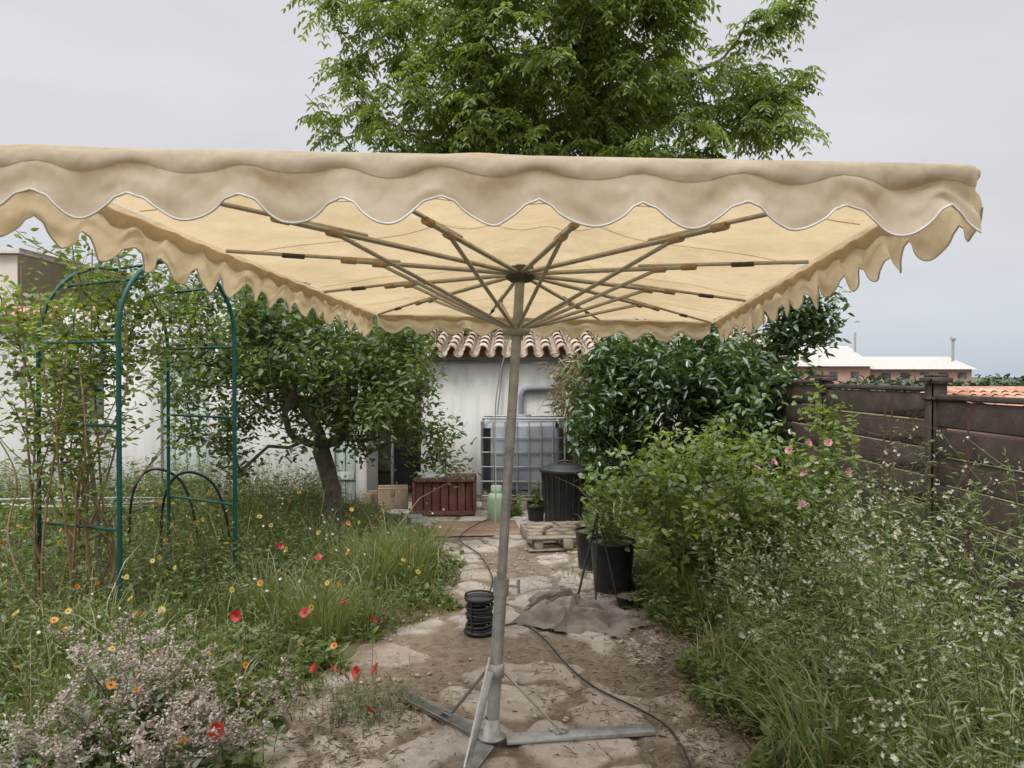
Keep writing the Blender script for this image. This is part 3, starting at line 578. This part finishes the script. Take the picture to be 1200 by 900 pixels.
# ------------------------------------------------------------ buildings
def stucco(name,a,b_):
    m,nt,out=mat(name); p=N(nt,'ShaderNodeBsdfPrincipled'); p.inputs['Roughness'].default_value=.9; p.inputs['Specular IOR Level'].default_value=.2
    c=ramp(nt,nz(nt,1.2,7,rough=.7),[(.3,a),(.65,b_)])
    sp=nt.nodes.new('ShaderNodeSeparateXYZ'); nt.links.new(pos(nt),sp.inputs[0]); mrr=nt.nodes.new('ShaderNodeMapRange')
    for i,v in ((1,0),(2,.8),(3,.75),(4,0)): mrr.inputs[i].default_value=v
    nt.links.new(sp.outputs[2],mrr.inputs[0]); mm=nt.nodes.new('ShaderNodeMath'); mm.operation='MULTIPLY'; nt.links.new(mrr.outputs[0],mm.inputs[0]); nt.links.new(nz(nt,4,6),mm.inputs[1])
    c=mixc(nt,mm.outputs[0],c,(.24,.21,.17))
    mp_=N(nt,'ShaderNodeMapping'); mp_.inputs['Scale'].default_value=(6,6,.5); nt.links.new(pos(nt),mp_.inputs[0])
    c=mixc(nt,ramp(nt,nz(nt,1.,5,mp_.outputs[0]),[(.48,(0,0,0)),(.78,(.5,.5,.5))]),c,(.36,.34,.30))
    nt.links.new(c,p.inputs['Base Color']); b=N(nt,'ShaderNodeBump'); b.inputs['Strength'].default_value=.4; b.inputs['Distance'].default_value=.01
    nt.links.new(nz(nt,70,5),b.inputs['Height']); nt.links.new(b.outputs[0],p.inputs['Normal']); nt.links.new(p.outputs[0],out.inputs[0]); return m
wall=stucco('white_stucco',(.60,.58,.54),(.72,.70,.67)); pinkw=stucco('pink_render',(.42,.25,.2),(.5,.31,.25)); grayc=simple('concrete',two((.3,.29,.27),(.42,.4,.38)),5,.9)
def tilemat(name,a,b_,c_):
    m,nt,out=mat(name); p=N(nt,'ShaderNodeBsdfPrincipled'); p.inputs['Roughness'].default_value=.9
    at=nt.nodes.new('ShaderNodeAttribute'); at.attribute_name='rnd'; c=ramp(nt,at.outputs['Fac'],[(0,a),(.5,b_),(1,c_)])
    c=mixc(nt,.6,c,ramp(nt,nz(nt,9,7),[(.3,(.5,.48,.45)),(.7,(1.15,1.15,1.15))]),'MULTIPLY'); nt.links.new(c,p.inputs['Base Color']); nt.links.new(p.outputs[0],out.inputs[0]); return m
tpale=tilemat('pale_roof_tile',(.42,.32,.24),(.58,.47,.37),(.70,.62,.52)); tred=tilemat('terracotta_roof_tile',(.40,.2,.13),(.52,.28,.19),(.6,.38,.27)); tgrey=tilemat('grey_roof_sheet',(.36,.34,.31),(.46,.44,.41),(.52,.5,.47))
def troof(G,o,u,v,wd,ln,per=.21,row=.38,mat=0):
    o=np.array(o,float);u=nrm(np.array(u,float));v=nrm(np.array(v,float)); nn=np.cross(u,v); nn=nn*np.sign(nn[2]); th=np.linspace(0,np.pi,7)
    nc=int(wd/per); nr=int(ln/row)
    for i in range(nc):
        cx=(i+.5)*per
        for j in range(nr):
            for kind in (0,1):
                r=per*.33*(1 if kind else .9); x0=cx+(per/2 if not kind else 0); sg=1 if kind else -1
                a0=o+u*x0+v*(j*row-.03)+nn*(.05 if kind else .035)+nn*.018; a1=o+u*(x0+rng.normal(0,.004))+v*((j+1)*row+.02)+nn*(.05 if kind else .035)
                R0=a0+np.outer(np.cos(th)*r*1.12,u)+np.outer(np.sin(th)*r*1.12*sg,nn); R1=a1+np.outer(np.cos(th)*r*.95,u)+np.outer(np.sin(th)*r*.95*sg,nn)
                V=np.concatenate([R0,R1]); k=np.arange(6)[:,None]; G.add(V,k+np.array([0,1,8,7]),mat,rng.random())
                if j==0 and kind:
                    R2=a0+np.outer(np.cos(th)*r*.9,u)+np.outer(np.sin(th)*r*.9,nn); V=np.concatenate([R0,R2]); G.add(V,k+np.array([0,1,8,7]),mat,.3)
def quad(G,pts,mat=0): G.add(pts,[[0,1,2,3]],mat)
OB=empty('white_outbuilding'); G=Geo()
box(G,(1.14,10.35,.925),(4.72,.22,1.85),bev=.005); box(G,(-1.62,11.6,.95),(.1,2.08,1.9)); box(G,(3.55,11.5,.95),(.1,2.08,1.9)); box(G,(1.0,12.8,1.2),(5.0,.2,2.4)); G.build('walls',[wall],OB)
G=Geo(); box(G,(1.0,10.2,1.82),(5.4,.07,.07)); G.build('fascia',[grayc],OB)
G=Geo(); troof(G,(-1.75,10.05,1.86),(1,0,0),(0,1,.19),5.6,3.0); G.build('roof',[tpale],OB)
G=Geo(); quad(G,[(-1.75,10.1,1.862),(3.85,10.1,1.862),(3.85,12.95,2.40),(-1.75,12.95,2.40)]); G.build('roof_deck',[tpale],OB)
pvc=simple('grey_pvc',two((.22,.24,.26),(.3,.32,.34)),10,.45,0,.02)
G=Geo(); tube(G,curve([(.12,10.19,.6),(.12,10.19,1.2),(.13,10.19,1.36),(.2,10.19,1.42),(.4,10.19,1.43),(.62,10.19,1.43)],60),.035,12)
tube(G,[(.62,10.19,1.43),(.62,10.19,1.6)],.03,12); G.build('drain_pipe',[pvc],OB,True)
G=Geo(); tube(G,curve([(-.12,10.2,1.78),(-.18,10.18,1.2),(-.25,10.15,.6),(-.3,10.1,.05)]),.01,6); G.build('wall_cable',[pvc],OB)
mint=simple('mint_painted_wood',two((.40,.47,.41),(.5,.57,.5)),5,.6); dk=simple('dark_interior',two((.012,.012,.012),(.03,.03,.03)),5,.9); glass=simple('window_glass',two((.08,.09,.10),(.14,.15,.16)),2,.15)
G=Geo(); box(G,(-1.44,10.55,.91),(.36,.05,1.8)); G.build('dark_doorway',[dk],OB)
LH=empty('white_house'); G=Geo()
def wallseg(x0,x1,z0,z1,y=9.6,t=.2): box(G,((x0+x1)/2,y,(z0+z1)/2),(x1-x0,t,z1-z0),bev=.002)
HT=2.42
wallseg(-9,-5.55,0,2.2); wallseg(-5.55,-5.05,0,1.05);wallseg(-5.55,-5.05,1.7,HT); wallseg(-5.05,-4.35,0,HT); wallseg(-4.35,-3.75,1.75,HT); wallseg(-3.75,-2.2,0,HT); wallseg(-2.2,-1.95,1.75,HT)
box(G,(-1.87,9.9,1.2),(.14,.8,2.4)); box(G,(-5.4,12.9,1.1),(7.2,.2,2.2)); box(G,(-9,11.2,1.1),(.2,3.2,2.2)); G.build('walls',[wall],LH)
G=Geo()
for x0,x1 in ((-4.35,-3.75),(-2.2,-1.95)):
    m_=(x0+x1)/2; k=4 if x1-x0>.5 else 2
    for q in range(k): box(G,(x0+(q+.5)*(x1-x0)/k,9.58,.87),((x1-x0)/k-.006,.04,1.74))
    for z in (.35,1.35): box(G,(m_,9.55,z),(x1-x0-.02,.02,.1))
G.build('shutters',[mint],LH)
G=Geo(); box(G,(-5.3,9.64,1.37),(.48,.02,.62)); G.build('window',[glass],LH)
G=Geo(); box(G,(-5.3,9.6,1.37),(.03,.05,.62)); box(G,(-5.3,9.48,1.02),(.62,.1,.05)); G.build('window_frame',[wall],LH)
G=Geo(); troof(G,(-9.2,9.4,2.22),(1,0,0),(0,1,.12),3.6,3.6); G.build('roof',[tred],LH)
G=Geo(); quad(G,[(-9.2,9.45,2.215),(-5.5,9.45,2.215),(-5.5,13.1,2.64),(-9.2,13.1,2.64)]); quad(G,[(-5.5,9.7,2.3),(-1.8,9.7,2.3),(-1.8,13.0,2.3),(-5.5,13.0,2.3)]); G.build('roof_deck',[grayc],LH)
NH=empty('neighbour_house'); G=Geo(); box(G,(-11.0,16,1.9),(4,4,3.8)); G.build('walls',[stucco('cream_stucco',(.6,.55,.47),(.68,.63,.55))],NH)
G=Geo(); box(G,(-11.0,16,3.86),(4.2,4.2,.1)); G.build('parapet',[wall],NH)
RH=empty('tiled_house'); G=Geo(); box(G,(12.7,15.4,.42),(7.4,4,.84)); G.build('walls',[pinkw],RH)
G=Geo(); troof(G,(8.7,13.2,.87),(1,0,0),(0,1,.16),7.8,2.6); troof(G,(16.5,18.0,.87),(-1,0,0),(0,-1,.16),7.8,2.6); G.build('roof',[tred],RH)
G=Geo(); quad(G,[(8.7,13.25,.86),(16.5,13.25,.86),(16.5,15.7,1.26),(8.7,15.7,1.26)]); quad(G,[(8.7,15.7,1.26),(16.5,15.7,1.26),(16.5,18,.86),(8.7,18,.86)]); tube(G,[(8.7,15.7,1.29),(16.5,15.7,1.29)],.09,10); G.build('roof_deck',[tred],RH)
WH=empty('pink_warehouse'); G=Geo()
box(G,(33.5,86,1.3),(7.6,12,2.5),bev=.02); box(G,(43.0,86,1.2),(11,10,2.1),bev=.02); G.build('walls',[pinkw],WH)
G=Geo()
def gable(x0,x1,y0,y1,z0,z1):
    m_=(y0+y1)/2; V=[(x0,y0,z0),(x1,y0,z0),(x1,m_,z1),(x0,m_,z1),(x1,y1,z0),(x0,y1,z0)]; G.add(V,[[0,1,2,3],[3,2,4,5]]); G.add(V,[[0,3,5]]);G.add(V,[[1,4,2]])
gable(29.4,37.6,79.5,92.5,2.55,4.9); gable(37.4,48.8,80.5,91.5,2.25,3.7); G.build('roof',[tgrey],WH)
G=Geo(); tube(G,[(37.5,84,4),(37.5,84,6.3)],.12,6); tube(G,[(48.2,84,3.0),(48.2,84,5.6)],.14,6); tube(G,[(48.0,84,5.6),(48.4,84,5.6)],.25,6); G.build('antennas',[grayc],WH)  # two antenna masts on the warehouse roofs, one with a short crosspiece
G=Geo()
for q in range(5): box(G,(39.5+q*2,80.97,1.6),(.9,.06,.6))
for q in range(3): box(G,(31.3+q*2.2,79.97,1.7),(.8,.06,.6))
G.build('windows',[glass],WH)
hd=leafmat('far_foliage',(.025,.045,.022),(.05,.08,.035),(.09,.125,.055),.2)
G=Geo(); n=9000; x=rng.uniform(18,60,n); yb=rng.uniform(42,50,n); hh=1.05+.25*np.sin(x*.9)+.2*np.sin(x*2.3+1)+.12*np.sin(x*5.1)
z=rng.random(n)**.7*np.maximum(hh,.5); leaves(G,np.stack([x,yb,z],-1),rdir(n,-.6,1),rng.uniform(.3,.5,n),.13,0,np.clip(z/1.6*.6+rng.random(n)*.4,0,1))
n=4000; x=rng.uniform(-60,18,n); yb=rng.uniform(42,50,n); z=rng.random(n)**.7*1.3; leaves(G,np.stack([x,yb,z],-1),rdir(n,-.6,1),rng.uniform(.3,.6,n),.15); G.build('distant_hedge',[hd])
# ------------------------------------------------------------ fence
fw=simple('dark_brown_boards',[(.3,(.035,.023,.018)),(.55,(.062,.042,.034)),(.75,(.10,.07,.055))],7,.75,0,.6,40)
FN=empty('garden_fence'); G=Geo()
posts=[9.6,8.4,6.75,5.0,3.2,1.4,-.4]; tops=[1.50,1.52,1.49,1.44,1.33,1.33]
for k in range(6):
    y1,y0=posts[k],posts[k+1]; H=tops[k]; nb=8; bh=H/nb
    for q in range(nb): box(G,(2.76+rng.normal(0,.004),(y0+y1)/2,(q+.5)*bh),(.04,y1-y0-.1,bh-.014),rnd=rng.random(),bev=.008,ry=rng.normal(0,.015))
    box(G,(2.76,(y0+y1)/2,H+.02),(.07,y1-y0-.1,.035),bev=.008)
G.build('boards',[fw],FN)
G=Geo()
for k,y in enumerate(posts):
    H=1.55; box(G,(2.76,y,H/2),(.1,.1,H),bev=.008); box(G,(2.76,y,H+.02),(.15,.15,.035),bev=.008); box(G,(2.76,y,H+.048),(.11,.11,.02),bev=.006); box(G,(2.76,y,H-.1),(.12,.12,.02),bev=.005)
G.build('posts',[fw],FN)
rust=simple('rusty_steel',two((.07,.035,.022),(.14,.07,.045)),25,.85,.2)
G=Geo()
for x_,y_ in ((2.35,4.85),(2.45,4.1),(2.05,4.3),(2.4,3.2)): tube(G,[(x_,y_,0),(x_+rng.normal(0,.03),y_,1.42)],.006,6)
for z in (.5,.8,1.1,1.3): tube(G,curve([(2.3,6.2,z),(2.35,4.85,z+.02),(2.45,4.1,z-.02),(2.4,3.2,z),(2.4,2.2,z-.03)]),.0018,4)
G.build('wire_stakes',[rust])
# ------------------------------------------------------------ objects
black=simple('black_plastic',two((.016,.017,.018),(.04,.04,.042)),12,.45,0,.1)
def bin_(name,c_,h,r,lid=True):
    e=empty(name); G=Geo()
    lathe(G,c_,[(r*.78,0),(r*.8,.02),(r*.98,h*.88),(r*1.06,h*.88),(r*1.06,h*.92),(r*.98,h*.92),(r*.96,h*.92)],40)
    if lid:
        for k in range(20):
            a=k/20*2*math.pi; p0=np.array(c_)+[math.cos(a)*r*.805,math.sin(a)*r*.805,.03]; p1=np.array(c_)+[math.cos(a)*r*.985,math.sin(a)*r*.985,h*.86]; tube(G,[p0,p1],.007,5)
    G.build('body',[black],e,True)
    if lid:
        G=Geo(); lathe(G,c_,[(r*1.08,h*.9),(r*1.1,h*.925),(r*1.06,h*.95),(r*.75,h*.965),(r*.7,h*1.0),(.001,h*1.01)],40)
        tube(G,curve([np.array(c_)+[-.08,0,h],np.array(c_)+[-.05,0,h+.035],np.array(c_)+[.05,0,h+.035],np.array(c_)+[.08,0,h]],20),.01,8); G.build('lid',[black],e,True)
    else:
        G=Geo(); lathe(G,c_,[(r*.97,h*.86),(.001,h*.87)],30); G.build('soil',[gm],e)
    return e
bin_('trash_can',(.56,8.1,0.0),.66,.25)
bin_('plant_pot',(.74,5.65,0),.42,.165,False); bin_('plant_pot',(.66,6.3,0),.36,.14,False); bin_('plant_pot',(.80,5.25,0),.1,.09,False); bin_('plant_pot',(.26,8.35,0),.2,.1,False)
G=Geo(); B=np.stack([.74+rng.normal(0,.06,40),5.65+rng.normal(0,.06,40),np.full(40,.36)],-1); herbs(G,B,rng.uniform(.1,.3,40),.6,9,.04,.009)
B=np.stack([.66+rng.normal(0,.05,30),6.3+rng.normal(0,.05,30),np.full(30,.32)],-1); herbs(G,B,rng.uniform(.1,.25,30),.6,9,.04,.009)
B=np.stack([.26+rng.normal(0,.04,24),8.35+rng.normal(0,.04,24),np.full(24,.18)],-1); herbs(G,B,rng.uniform(.1,.35,24),.6,9,.05,.011); G.build('potted_plants',[gr,hl])
G=Geo(); tube(G,[(.46,5.40,.02),(.62,5.57,.60)],.008,8); tube(G,[(.58,5.30,.02),(.62,5.57,.58)],.007,8); tube(G,[(.74,5.35,.02),(.63,5.57,.58)],.007,8); G.build('black_metal_stand',[black])
wood=simple('weathered_wood',[(.3,(.18,.14,.10)),(.6,(.3,.25,.19)),(.8,(.4,.34,.28))],9,.9,0,.5)
G=Geo()
for q in range(5): box(G,(.45,6.95+q*.16,.135),(.62,.1,.02),.15)
for q in (-.27,0,.27): box(G,(.45+q,7.27,.08),(.09,.78,.085),.15)
for q in range(3): box(G,(.45,6.95+q*.32,.028),(.62,.1,.016),.15)
G.build('wooden_pallet',[wood])
G=Geo()
for k in range(5):
    a=random.uniform(0,6.28); box(G,(.45+random.uniform(-.2,.2),7.2+random.uniform(-.25,.25),.155+k*.017),(random.uniform(.12,.3),.04,.016),a)
G.build('wood_offcuts',[wood])
IB=empty('ibc_water_tank'); plast,nt,out=mat('translucent_plastic'); p=N(nt,'ShaderNodeBsdfPrincipled'); p.inputs['Roughness'].default_value=.4
nt.links.new(ramp(nt,nz(nt,2.5,5),[(.3,(.15,.165,.18)),(.7,(.27,.295,.315))]),p.inputs['Base Color']); nt.links.new(p.outputs[0],out.inputs[0])
G=Geo(); box(G,(.13,9.45,.62),(.94,.9,.9),bev=.09); lathe(G,(.13,9.45,1.07),[(.11,-.02),(.11,.04),(.1,.05),(.001,.05)],24); G.build('tank',[plast],IB,True)
G=Geo()
for z in (.19,.36,.53,.70,.87,1.06): tube(G,[(-.36,8.98,z),(.62,8.98,z),(.62,9.92,z),(-.36,9.92,z),(-.36,8.98,z)],.008,6)
for q in np.linspace(-.36,.62,8):
    tube(G,[(q,8.98,.15),(q,8.98,1.06)],.008,6); tube(G,[(q,9.92,.15),(q,9.92,1.06)],.008,6)
for q in np.linspace(9.1,9.8,6):
    tube(G,[(-.36,q,.15),(-.36,q,1.06)],.008,6); tube(G,[(.62,q,.15),(.62,q,1.06)],.008,6)
for q in (9.2,9.7): tube(G,[(-.36,q,1.085),(.62,q,1.085)],.014,6)
G.build('cage',[steel],IB,True)
G=Geo()
for q in (-.3,.13,.56): box(G,(q,9.45,.07),(.1,.95,.12))
box(G,(.13,9.45,.145),(1.0,.95,.025)); G.build('pallet',[wood],IB)
G=Geo(); lathe(G,(-.17,8.35,0),[(.09,0),(.1,.02),(.1,.26),(.085,.31),(.04,.335),(.03,.34),(.03,.37),(.001,.37)],28); lathe(G,(-.17,8.35,.33),[(.06,0),(.06,.07),(.052,.07),(.052,0)],24)
G.build('green_gas_bottle',[simple('pale_green_paint',two((.27,.38,.26),(.35,.46,.32)),9,.5)],smooth=True)
rw=simple('red_brown_wood',[(.3,(.085,.03,.022)),(.7,(.17,.06,.042))],8,.75,0,.4)
PB=empty('wooden_planter_box'); G=Geo(); px=-.76
for q in range(7):
    box(G,(px+(q-3)*.095,8.62,.23),(.088,.02,.42)); box(G,(px+(q-3)*.095,9.08,.23),(.088,.02,.42))
for q in range(5):
    box(G,(px-.33,8.67+q*.09,.23),(.02,.084,.42)); box(G,(px+.33,8.67+q*.09,.23),(.02,.084,.42))
box(G,(px,8.85,.03),(.62,.42,.03)); G.build('slats',[rw],PB)
G=Geo(); box(G,(px,8.595,.425),(.7,.03,.04)); box(G,(px,8.595,.06),(.7,.03,.05)); box(G,(px-.34,8.595,.24),(.04,.036,.32)); box(G,(px+.34,8.595,.24),(.04,.036,.32)); G.build('frame',[rw],PB)
G=Geo(); box(G,(px,8.85,.40),(.62,.42,.02)); G.build('soil',[gm],PB)
G=Geo(); box(G,(px-.15,8.8,.46),(.3,.25,.02),.4,rx=.1); G.build('grey_tray',[grayc])
cb=simple('cardboard',two((.38,.27,.17),(.48,.36,.24)),6,.85); tape=simple('brown_tape',two((.25,.16,.09),(.3,.2,.12)),6,.4)
def carton(name,c_,s_,rz):
    e=empty(name); G=Geo(); x_,y_,z_=s_; cs,sn=math.cos(rz),math.sin(rz); W=lambda a,b,c: (c_[0]+a*cs-b*sn,c_[1]+a*sn+b*cs,c_[2]+c)
    for a,b,sx_,sy_ in ((0,-y_/2,x_,.006),(0,y_/2,x_,.006),(-x_/2,0,.006,y_-.012),(x_/2,0,.006,y_-.012)): box(G,W(a,b,z_/2),(sx_,sy_,z_),rz,bev=.001)
    box(G,W(0,-y_/4,z_+.004),(x_,y_/2-.004,.005),rz,rx=-.03,bev=.001); box(G,W(0,y_/4,z_+.004),(x_,y_/2-.004,.005),rz,rx=.05,bev=.001); G.build('cardboard_panels',[cb],e)
    G=Geo(); box(G,W(0,0,z_+.011),(x_,.05,.002),rz,bev=.0005); box(G,W(0,-y_/2-.005,z_-.04),(.05,.002,.08),rz,bev=.0005); G.build('tape',[tape],e)
carton('cardboard_box',(-1.38,8.9,.0),(.34,.3,.30),.15); carton('cardboard_box',(-1.62,9.15,.0),(.26,.24,.2),-.2)
G=Geo(); lathe(G,(-1.22,8.2,0),[(.001,.0),(.08,0),(.11,.12),(.12,.12),(.12,.15),(.1,.15),(.09,.03)],24); G.build('white_pot',[simple('cream_glaze',two((.5,.45,.38),(.6,.55,.5)),9,.5)],smooth=True)
G=Geo(); box(G,(-1.02,8.3,.04),(.22,.14,.05),.5); box(G,(-1.05,8.28,.083),(.16,.1,.03),.2); G.build('stone_offcuts',[grayc])
G=Geo(); box(G,(-.38,7.9,.026),(.9,.7,.02),.1,bev=.004); G.build('rusty_board',[simple('rusty_sheet',[(.3,(.26,.15,.09)),(.5,(.36,.24,.16)),(.75,(.44,.34,.25))],5,.9)])
G=Geo(); n=60; B=np.stack([rng.uniform(.66,1.05,n),rng.uniform(9.2,9.7,n),np.zeros(n)],-1); C=B+np.stack([rng.normal(-.03,.13,n),rng.normal(0,.05,n)+.1,rng.uniform(1.2,1.8,n)],-1)
stems(G,B,(B+C)/2+rng.normal(0,.03,(n,3)),C,np.full(n,.012),np.full(n,.006),4,6,0)
Q=np.repeat(C,14,0); leaves(G,Q+rng.normal(0,.08,Q.shape),rdir(len(Q),-.9,.3),.2,.008,0); G.build('dry_reed_bundle',[dry])
clm=simple('grey_tarp',[(.3,(.14,.12,.10)),(.7,(.25,.22,.185))],5,.9,0,.3,80)
G=Geo(); nu,nv=150,120; U,Vv=np.meshgrid(np.linspace(-1,1,nu),np.linspace(-1,1,nv)); ang=np.arctan2(Vv,U); rr=np.maximum(np.abs(U),np.abs(Vv))
k=1+.16*np.sin(ang*3+1)+.1*np.sin(ang*7)+.05*np.sin(ang*13); X=.44+U*.33*k+.06*Vv; Y=4.98+Vv*.27*k-.18*U
n1=n2(X+.4*Y,Y*1.4-.3*X,4.2,2); n3=n2(X+.3*n1,Y,9.,5); n5=n2(X-.5*n1,Y+.4*n3,20.,9); ridge=np.cos(np.clip(n1*4.2,-1.6,1.6)); rid2=np.cos(np.clip(n3*4,-1.8,1.8))
Zc=.022+np.clip(1-rr**2.6,0,1)*(.025+.085*ridge+.030*rid2+.014*n5)+.010*rid2; Zc*=np.where(U<-.1,1.1,.75); Zc=np.maximum(Zc,.024)
X=X+.06*n3; Y=Y+.06*n1
i=np.arange(nv-1)[:,None]*nu+np.arange(nu-1)[None]; G.add(np.stack([X,Y,Zc],-1),np.stack([i,i+1,i+nu+1,i+nu],-1).reshape(-1,4)); G.build('crumpled_tarp',[clm],smooth=True)
CR=empty('cable_reel'); G=Geo(); c_=np.array([-.2,4.72,.018])
lathe(G,c_,[(.001,0),(.095,0),(.1,.01),(.095,.02),(.04,.02),(.04,.2),(.09,.2),(.095,.21),(.09,.22),(.001,.225)],28)
for k in range(9):
    th=np.linspace(0,2*np.pi,25); r=.075+.006*math.sin(k*2.1); tube(G,np.stack([c_[0]+r*np.cos(th),c_[1]+r*np.sin(th),c_[2]+.032+k*.019+.008*np.sin(th+k)],-1),.009,6,caps=False)
tube(G,curve([c_+[-.085,0,.2],c_+[-.08,0,.24],c_+[0,0,.255],c_+[.08,0,.24],c_+[.085,0,.2]],24),.007,8)
for a in (0,2.1,4.2): tube(G,[c_+[math.cos(a)*.093,math.sin(a)*.093,.01],c_+[math.cos(a)*.093,math.sin(a)*.093,.21]],.005,6)
G.build('reel_and_coil',[black],CR,True)
G=Geo(); z=.028
tube(G,curve([(-.12,4.75,.03),(.05,4.85,z),(.18,4.6,z),(.3,4.15,z),(.42,3.85,z),(.6,3.6,z),(.7,3.4,z),(.72,3.1,z),(.68,2.8,z)],120),.005,6)
tube(G,curve([(-.25,4.8,.03),(-.2,5.3,z),(-.15,5.9,z),(-.28,6.7,z),(-.5,7.3,z+.02),(-.35,8.0,z+.03),(-.1,8.8,z),(.1,8.95,.3)],120),.005,6)
G.build('electric_cable',[black],smooth=True)
G=Geo()
for k in range(4):
    q=[(-6.2,7.2+rng.normal(0,.1),.40+.03*k),(-5.0,7.0+rng.normal(0,.12),.48+rng.normal(0,.04)),(-4.1,7.0+rng.normal(0,.1),.43+rng.normal(0,.04)),(-3.4,7.4,.36+rng.normal(0,.05)),(-3.7,7.9,.3),(-4.8,7.9,.35)]; tube(G,curve(q,60),.008,7)
G.build('coiled_hose',[simple('pale_hose',two((.4,.4,.38),(.5,.5,.48)),9,.6)],smooth=True)
bk=simple('black_metal',two((.012,.012,.013),(.03,.03,.032)),12,.4,.3,.05)
G=Geo()
for x_,y_ in ((-2.95,6.3),(-2.6,6.1)):
    tube(G,curve([(x_-.2,y_,0),(x_-.18,y_,.55),(x_-.1,y_+.03,.78),(x_+.05,y_+.05,.82),(x_+.2,y_+.1,.7),(x_+.3,y_+.1,.4),(x_+.33,y_+.1,0)],50),.011,8)
G.build('black_plant_hoops',[bk],smooth=True)
G=Geo()
def patch(x0,x1,y0,y1,n,h0,h1,nl=12,Ls=.07,Ws=.014):
    B=np.stack([rng.uniform(x0,x1,n),rng.uniform(y0,y1,n),np.zeros(n)],-1); herbs(G,B,rng.uniform(h0,h1,n),.4,nl,Ls,Ws)
patch(1.0,1.6,7.0,9.0,220,.3,.85); patch(-4.5,-2.0,8.3,9.3,420,.3,.7); patch(-7,-3,7.5,9.3,500,.3,.75); patch(-.1,.1,8.6,8.9,30,.1,.3); patch(2.2,2.65,4,8.5,280,.5,1.05)
G.build('background_shrubs',[gr,hl])
